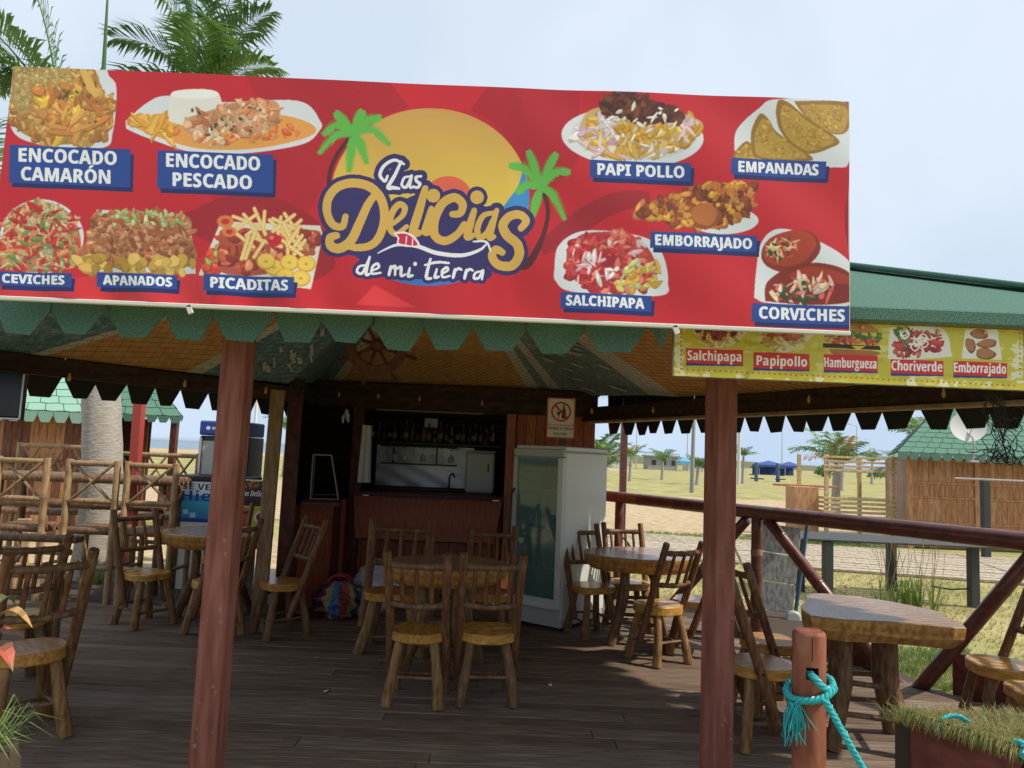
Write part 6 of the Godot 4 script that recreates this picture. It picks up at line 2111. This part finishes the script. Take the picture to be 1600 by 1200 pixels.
	# upright weathered cart behind the railing
	var ca := thing("hand_cart", "weathered grey board cart with a blue frame leaning behind the railing", "cart", Vector3(2.85, 0, -8.0), -0.1)
	var bs := Basis(Vector3.BACK, -0.10)
	for n in 3:
		var st := begin()
		cbox(st, bs * Vector3(-0.02, 0.30 + n * 0.30, 0), Vector3(0.42, 0.29, 0.04), bs, 0.006)
		part("board", done(st), M.weathered, ca)
	for s in [-0.24, 0.22]:
		var st := begin()
		tube(st, bs * Vector3(s, 0.05, 0), bs * Vector3(s + 0.03, 1.12, 0), 0.022, 0.022, 8)
		part("frame_tube", done(st), M.blue_metal, ca)
	bar(ca, "tray", Vector3(0.12, 1.12, 0), Vector3(0.5, 0.05, 0.3), M.red_post)
	for s in [-0.2, 0.2]:
		var st := begin()
		rings(st, [Vector3(s, 0.09, 0.03), Vector3(s, 0.09, 0.035), Vector3(s, 0.09, 0.075), Vector3(s, 0.09, 0.08)], [0.06, 0.085, 0.085, 0.06], 18)
		part("wheel", done(st), M.grey_enamel, ca)
	# thin red pole past the fridge
	var rp := begin()
	cbox(rp, Vector3(0, 1.7, 0), Vector3(0.15, 3.4, 0.15), Basis.IDENTITY, 0.01)
	solo("red_pole", done(rp), M.rail_red, "slim dark red pole on the grass past the white fridge", "pole", Vector3(2.60, 0, -16.86))
	var bk := thing("parked_bicycle", "bicycle parked beyond the fridge, only its wheels and bars showing", "bicycle", Vector3(0.98, 0, -10.6))
	for x in [-0.5, 0.5]:
		var st := begin()
		var pts := []
		var rr := []
		for n in 29:
			pts.append(Vector3(x + cos(TAU * n / 28) * 0.31, 0.32 + sin(TAU * n / 28) * 0.31, 0))
			rr.append(0.016)
		rings(st, pts, rr, 6, false)
		part("wheel", done(st), M.black_rubber, bk)
	var fs := begin()
	for e in [[-0.5, 0.32, -0.12, 0.75], [-0.12, 0.75, 0.32, 0.72], [0.32, 0.72, 0.05, 0.30], [0.05, 0.30, -0.12, 0.75], [-0.5, 0.32, 0.05, 0.30], [0.30, 0.85, 0.5, 0.32]]:
		tube(fs, Vector3(e[0], e[1], 0), Vector3(e[2], e[3], 0), 0.016, 0.016, 7)
	part("frame", done(fs), M.charcoal, bk)
	fs = begin()
	tube(fs, Vector3(0.30, 0.85, 0), Vector3(0.26, 1.0, 0), 0.014, 0.014, 7)
	tube(fs, Vector3(0.24, 1.0, -0.25), Vector3(0.24, 1.0, 0.25), 0.012, 0.012, 7)
	part("handlebar", done(fs), M.charcoal, bk)
	bar(bk, "saddle", Vector3(-0.16, 0.86, 0), Vector3(0.24, 0.05, 0.13), M.black)
	far_things()

func far_things() -> void:
	# poles, gym stations, tents and houses along the field
	for e in [[-10.35, -30.0, 6.0, 0.06, "thin white pole on the beach seen past the tan post"], [10.3, -41.7, 4.6, 0.13, "grey weathered timber pole standing on the sand strip"], [19.5, -63.0, 9.0, 0.16, "tall white pole on the far field beside a young palm"]]:
		var st := begin()
		tube(st, Vector3(0, 0, 0), Vector3(0.05, e[2], 0), e[3], e[3] * 0.8, 8)
		solo("field_pole", done(st), M.weathered if e[2] < 6 else M.far_white, e[4], "pole", Vector3(e[0], 0, e[1]))
	var g := "street lamps along the far edge of the field"
	for e in [[36.0, -150.0, 9.0], [44.0, -150.0, 10.0], [57.0, -155.0, 9.0], [75.0, -160.0, 11.0], [24.0, -140.0, 8.0], [92.0, -150.0, 12.0], [104.0, -150.0, 12.0]]:
		var t := thing("street_lamp", "slim street lamp standing along the far edge of the field", "street lamp", Vector3(e[0], 0, e[1]), 0.0, g)
		var st := begin()
		tube(st, Vector3.ZERO, Vector3(0, e[2], 0), 0.12, 0.07, 6)
		part("mast", done(st), M.pole_grey, t)
		st = begin()
		tube(st, Vector3(0, e[2], 0), Vector3(-1.4, e[2] + 0.4, 0), 0.05, 0.05, 6)
		part("arm", done(st), M.pole_grey, t)
		bar(t, "lamp_head", Vector3(-1.6, e[2] + 0.42, 0), Vector3(0.7, 0.12, 0.25), M.far_grey)
	for e in [[20.0, -150.0, 9.0, 3.0, "long pale building with a flat roof at the far field edge", "far_white"], [31.0, -152.0, 6.0, 2.6, "grey building beside the long pale one at the field edge", "far_grey"], [40.0, -156.0, 6.0, 2.2, "low pale building behind the light blue stalls", "far_white"], [-18.0, -190.0, 7.0, 2.4, "low white house far off by the beach", "far_white"]]:
		var t := thing("far_building", e[4], "building", Vector3(e[0], 0, e[1]))
		bar(t, "wall", Vector3(0, e[3] * 0.5, 0), Vector3(e[2], e[3], 5.0), M[e[5]], 0.0, 0.02)
		bar(t, "roof", Vector3(0, e[3] + 0.15, 0), Vector3(e[2] + 0.8, 0.3, 5.8), M.far_grey, 0.0, 0.02)
		for n in int(e[2] / 2.0):
			bar(t, "window", Vector3(-e[2] * 0.5 + 1.2 + n * 2.0, e[3] * 0.55, 2.51), Vector3(0.9, 1.0, 0.06), M.charcoal, 0.0, 0.01)
	var n := 0
	for e in [[33.0, -140.0, 2.4, "sky_tarp", "light blue stall roof nearest the timber pole"], [37.5, -142.0, 2.2, "sky_tarp", "light blue stall roof beside the grey building"], [49.0, -140.0, 5.0, "blue_tarp", "wide dark blue market tent across the field"], [54.0, -143.0, 3.2, "blue_tarp", "smaller dark blue market tent next to the wide one"], [67.0, -120.0, 5.0, "red_tarp", "red stall roof seen through the slat kiosk"]]:
		var t := thing("market_tent", e[4], "tent", Vector3(e[0], 0, e[1]))
		var st := begin()
		var w: float = e[2] * 0.5
		var top := Vector3(0, 2.7, 0)
		var c := [Vector3(-w, 1.9, 2), Vector3(w, 1.9, 2), Vector3(w, 1.9, -2), Vector3(-w, 1.9, -2)]
		for k in 4:
			tri(st, c[k], c[(k + 1) % 4], top)
			quad(st, c[k], c[(k + 1) % 4], c[(k + 1) % 4] - Vector3(0, 0.4, 0), c[k] - Vector3(0, 0.4, 0))
		part("canopy", done(st), M[e[3]], t)
		for k in 4:
			st = begin()
			tube(st, Vector3(c[k].x * 0.97, 0, c[k].z * 0.97), Vector3(c[k].x * 0.97, 1.9, c[k].z * 0.97), 0.06, 0.06, 6)
			part("leg", done(st), M.far_grey, t)
		if n > 1:
			bar(t, "back_wall", Vector3(0, 0.9, -1.9), Vector3(e[2] * 0.95, 1.8, 0.05), M[e[3]])
		n += 1
	var gy := "outdoor exercise stations on the far grass"
	for e in [[26.0, -78.0], [29.0, -80.0], [47.0, -85.0], [51.0, -88.0], [58.0, -90.0], [62.0, -86.0]]:
		var t := thing("exercise_station", "dark outdoor exercise station standing on the far grass", "gym equipment", Vector3(e[0], 0, e[1]), rng.randf() * 3.0, gy)
		bar(t, "upright", Vector3(0, 1.0, 0), Vector3(0.3, 2.0, 0.3), M.blue_metal)
		bar(t, "arm", Vector3(0, 1.5, 0.2), Vector3(1.4, 0.12, 0.12), M.charcoal)
		bar(t, "footplate", Vector3(0, 0.3, 0.3), Vector3(1.3, 0.12, 0.5), M.charcoal)
		bar(t, "seat", Vector3(0.5, 0.7, 0.1), Vector3(0.4, 0.1, 0.4), M.charcoal)
	# scattered shrubs near the market
	for k in 16:
		var t := thing("far_shrub", "dark bushy shrub growing among the far market stalls", "shrub", Vector3(rng.randf_range(52, 108), 0, rng.randf_range(-160, -125)), 0.0, "shrubs around the far market")
		var st := begin()
		var r := rng.randf_range(1.2, 2.4)
		for i in 260:
			var d := Vector3(rng.randfn(), absf(rng.randfn()), rng.randfn()).normalized() * r * rng.randf_range(0.4, 1.0)
			var a := Vector3(rng.randfn(), rng.randfn(), rng.randfn()).normalized() * 0.28
			var b := a.cross(Vector3(rng.randfn(), 1, rng.randfn())).normalized() * 0.2
			d.y = d.y * 1.1 + 0.4
			tri(st, d - a, d + b, d + a)
		part("foliage", done(st), M.frond, t)
		var tr := begin()
		tube(tr, Vector3.ZERO, Vector3(0, r * 0.7, 0), 0.12, 0.06, 6)
		part("stem", done(tr), M.log_leg, t)

# ------------------------------------------------------------------ palms
func frond(st: SurfaceTool, base: Vector3, dir: Vector3, L: float, droop: float, n: int, leaf: float, w: float) -> void:
	var pts := []
	var rad := []
	var p := base
	var d := dir.normalized()
	var steps := 14
	for i in steps + 1:
		pts.append(p)
		rad.append(lerpf(0.022, 0.004, float(i) / steps) * L / 2.6)
		d = (d + Vector3(0, -droop * (0.3 + 1.2 * i / steps) / steps, 0)).normalized()
		p += d * L / steps
	rings(st, pts, rad, 5, false)
	for i in n:
		var t := 0.10 + 0.90 * (i + 0.5) / n
		var f := t * steps
		var k := mini(int(f), steps - 1)
		var q: Vector3 = pts[k].lerp(pts[k + 1], f - k)
		var ax: Vector3 = (pts[k + 1] - pts[k]).normalized()
		var side := ax.cross(Vector3.UP).normalized()
		if side.length() < 0.5: side = Vector3.RIGHT
		var up := side.cross(ax).normalized()
		var ll := leaf * (0.35 + 0.75 * sin(PI * clampf(t * 0.92 + 0.06, 0, 1))) * rng.randf_range(0.85, 1.1)
		for s in [-1.0, 1.0]:
			var o: Vector3 = (side * s * 0.85 + ax * (0.35 + 0.5 * t) + up * rng.randf_range(0.0, 0.35)).normalized()
			var e := q + o * ll * 0.55
			var tip := e + (o + Vector3(0, -rng.randf_range(0.35, 1.0), 0)).normalized() * ll * 0.45
			var ww: Vector3 = o.cross(up).normalized() * w
			tri(st, q, e - ww, e + ww)
			tri(st, e - ww, tip, e + ww)

func palm(label: String, at: Vector3, h: float, r: float, lean: Vector3, fr: Array, m: Array, n: int, leaf: float, w: float, group := "") -> Node3D:
	var t := thing("palm_tree", label, "palm tree", at, 0.0, group)
	var pts := []
	var rad := []
	for i in 25:
		var s := i / 24.0
		pts.append(lean * s * s + Vector3(0, h * s, 0))
		rad.append(r * (1.25 - 0.25 * minf(1.0, s * 6.0)) * (1.0 - 0.35 * s) * (1.0 + 0.03 * (i % 2)))
	var st := begin()
	rings(st, pts, rad, 14)
	part("trunk", done(st), M.trunk, t)
	var top: Vector3 = pts[-1]
	var k := 0
	for f in fr:      # direction, length, droop
		st = begin()
		frond(st, top + Vector3(0, rng.randf_range(-0.1, 0.15), 0), f[0], f[1], f[2], n, leaf, w)
		part("frond", done(st), m[k % m.size()], t)
		k += 1
	return t

func build_palms() -> void:
	rng.seed = 51
	var green := [M.frond, M.frond_b, M.frond]
	# the thick trunk in the sand yard
	var f := []
	for i in 11:
		var a := TAU * i / 11.0 + 0.2
		f.append([Vector3(cos(a), rng.randf_range(-0.5, 0.0) if cos(a) > -0.2 else rng.randf_range(0.4, 1.3), sin(a)), rng.randf_range(1.4, 2.0), rng.randf_range(1.3, 2.0)])
	f.append([Vector3(-0.8, 1.6, 0.1), 2.1, 1.9])
	f.append([Vector3(-1.0, 0.9, 0.2), 2.2, 1.6])
	f.append([Vector3(-0.35, 2.2, 0.2), 2.0, 1.2])
	var p := palm("thick pale palm trunk in the sand yard with long fronds high above", Vector3(-4.68, 0, -8.7), 5.45, 0.235, Vector3(-0.95, 0, 0), f, green, 54, 0.62, 0.020)
	var sp := begin()
	rings(sp, [Vector3(-0.93, 5.35, 0), Vector3(-0.50, 6.2, 0), Vector3(-0.56, 7.6, 0)], [0.035, 0.026, 0.006], 7)
	part("spear_leaf", done(sp), M.frond_b, p)
	# second palm further back
	f = []
	for e in [[0.8, 1.4, 0.1, 1.45, 0.9], [1.0, 0.9, 0.1, 1.2, 1.1], [0.5, 1.9, 0.2, 1.9, 0.7], [-0.1, 2.0, 0.3, 1.7, 0.7], [-0.6, 1.7, 0.2, 1.6, 1.0], [-0.9, 1.0, 0.2, 1.4, 1.3], [0.2, 1.4, -0.8, 1.6, 1.0], [-0.5, 1.2, -0.8, 1.6, 1.2], [0.5, 1.6, -0.6, 1.5, 1.0], [-1.0, 0.3, 0.3, 1.3, 1.5], [0.3, 1.0, 0.9, 1.3, 1.2]]:
		f.append([Vector3(e[0], e[1], e[2]), e[3], e[4]])
	palm("slimmer palm with bushy upright green fronds showing over the red banner", Vector3(-3.82, 0, -10.3), 6.75, 0.15, Vector3(-0.88, 0, 0), f, green, 52, 0.62, 0.022)
	# young palms on the field
	var g := "young palms on the grass field"
	for e in [[14.0, -67.7, 1.7, 1.9, "young palm with upright fronds near the timber pole"], [9.7, -59.3, 1.9, 1.6, "young palm with a yellow dying frond beside the red pole"], [14.6, -57.5, 1.3, 1.3, "short young palm just past the timber pole"], [2.2, -19.5, 1.25, 1.5, "young palm with bright fronds right behind the white fridge"], [20.8, -66.0, 2.4, 1.5, "young palm beside the tall white pole"], [26.0, -58.0, 2.0, 2.0, "young palm standing just past the slat kiosk posts"], [23.5, -44.0, 1.6, 1.7, "young palm seen through the slat kiosk"], [12.2, -21.5, 2.3, 1.6, "palm peeking over the planked hut's roof edge"], [17.2, -24.0, 3.2, 2.0, "palm behind the planked hut's roof top"], [44.0, -90.0, 2.6, 2.4, "dark bushy palm near the exercise stations"], [50.0, -95.0, 2.8, 2.4, "dark palm behind the exercise stations"], [-12.0, -40.0, 2.4, 1.6, "young palm out on the beach behind the drinks cooler"], [9.9, -22.5, 1.8, 1.5, "young palm between slat kiosk and planked hut"]]:
		f = []
		for i in 11:
			var a: float = i * 2.4 + e[0]
			f.append([Vector3(cos(a), rng.randf_range(0.5, 1.9), sin(a)), e[3] * rng.randf_range(0.75, 1.1), rng.randf_range(0.9, 1.6)])
		palm(e[4], Vector3(e[0], 0, e[1]), e[2], 0.15, Vector3(0.05, 0, 0), f, [M.frond_b, M.frond, M.frond_b, M.frond_dry] if e[0] < 10 and e[0] > 9 else [M.frond_b, M.frond, M.frond_b], 22, e[3] * 0.33, 0.03, g)
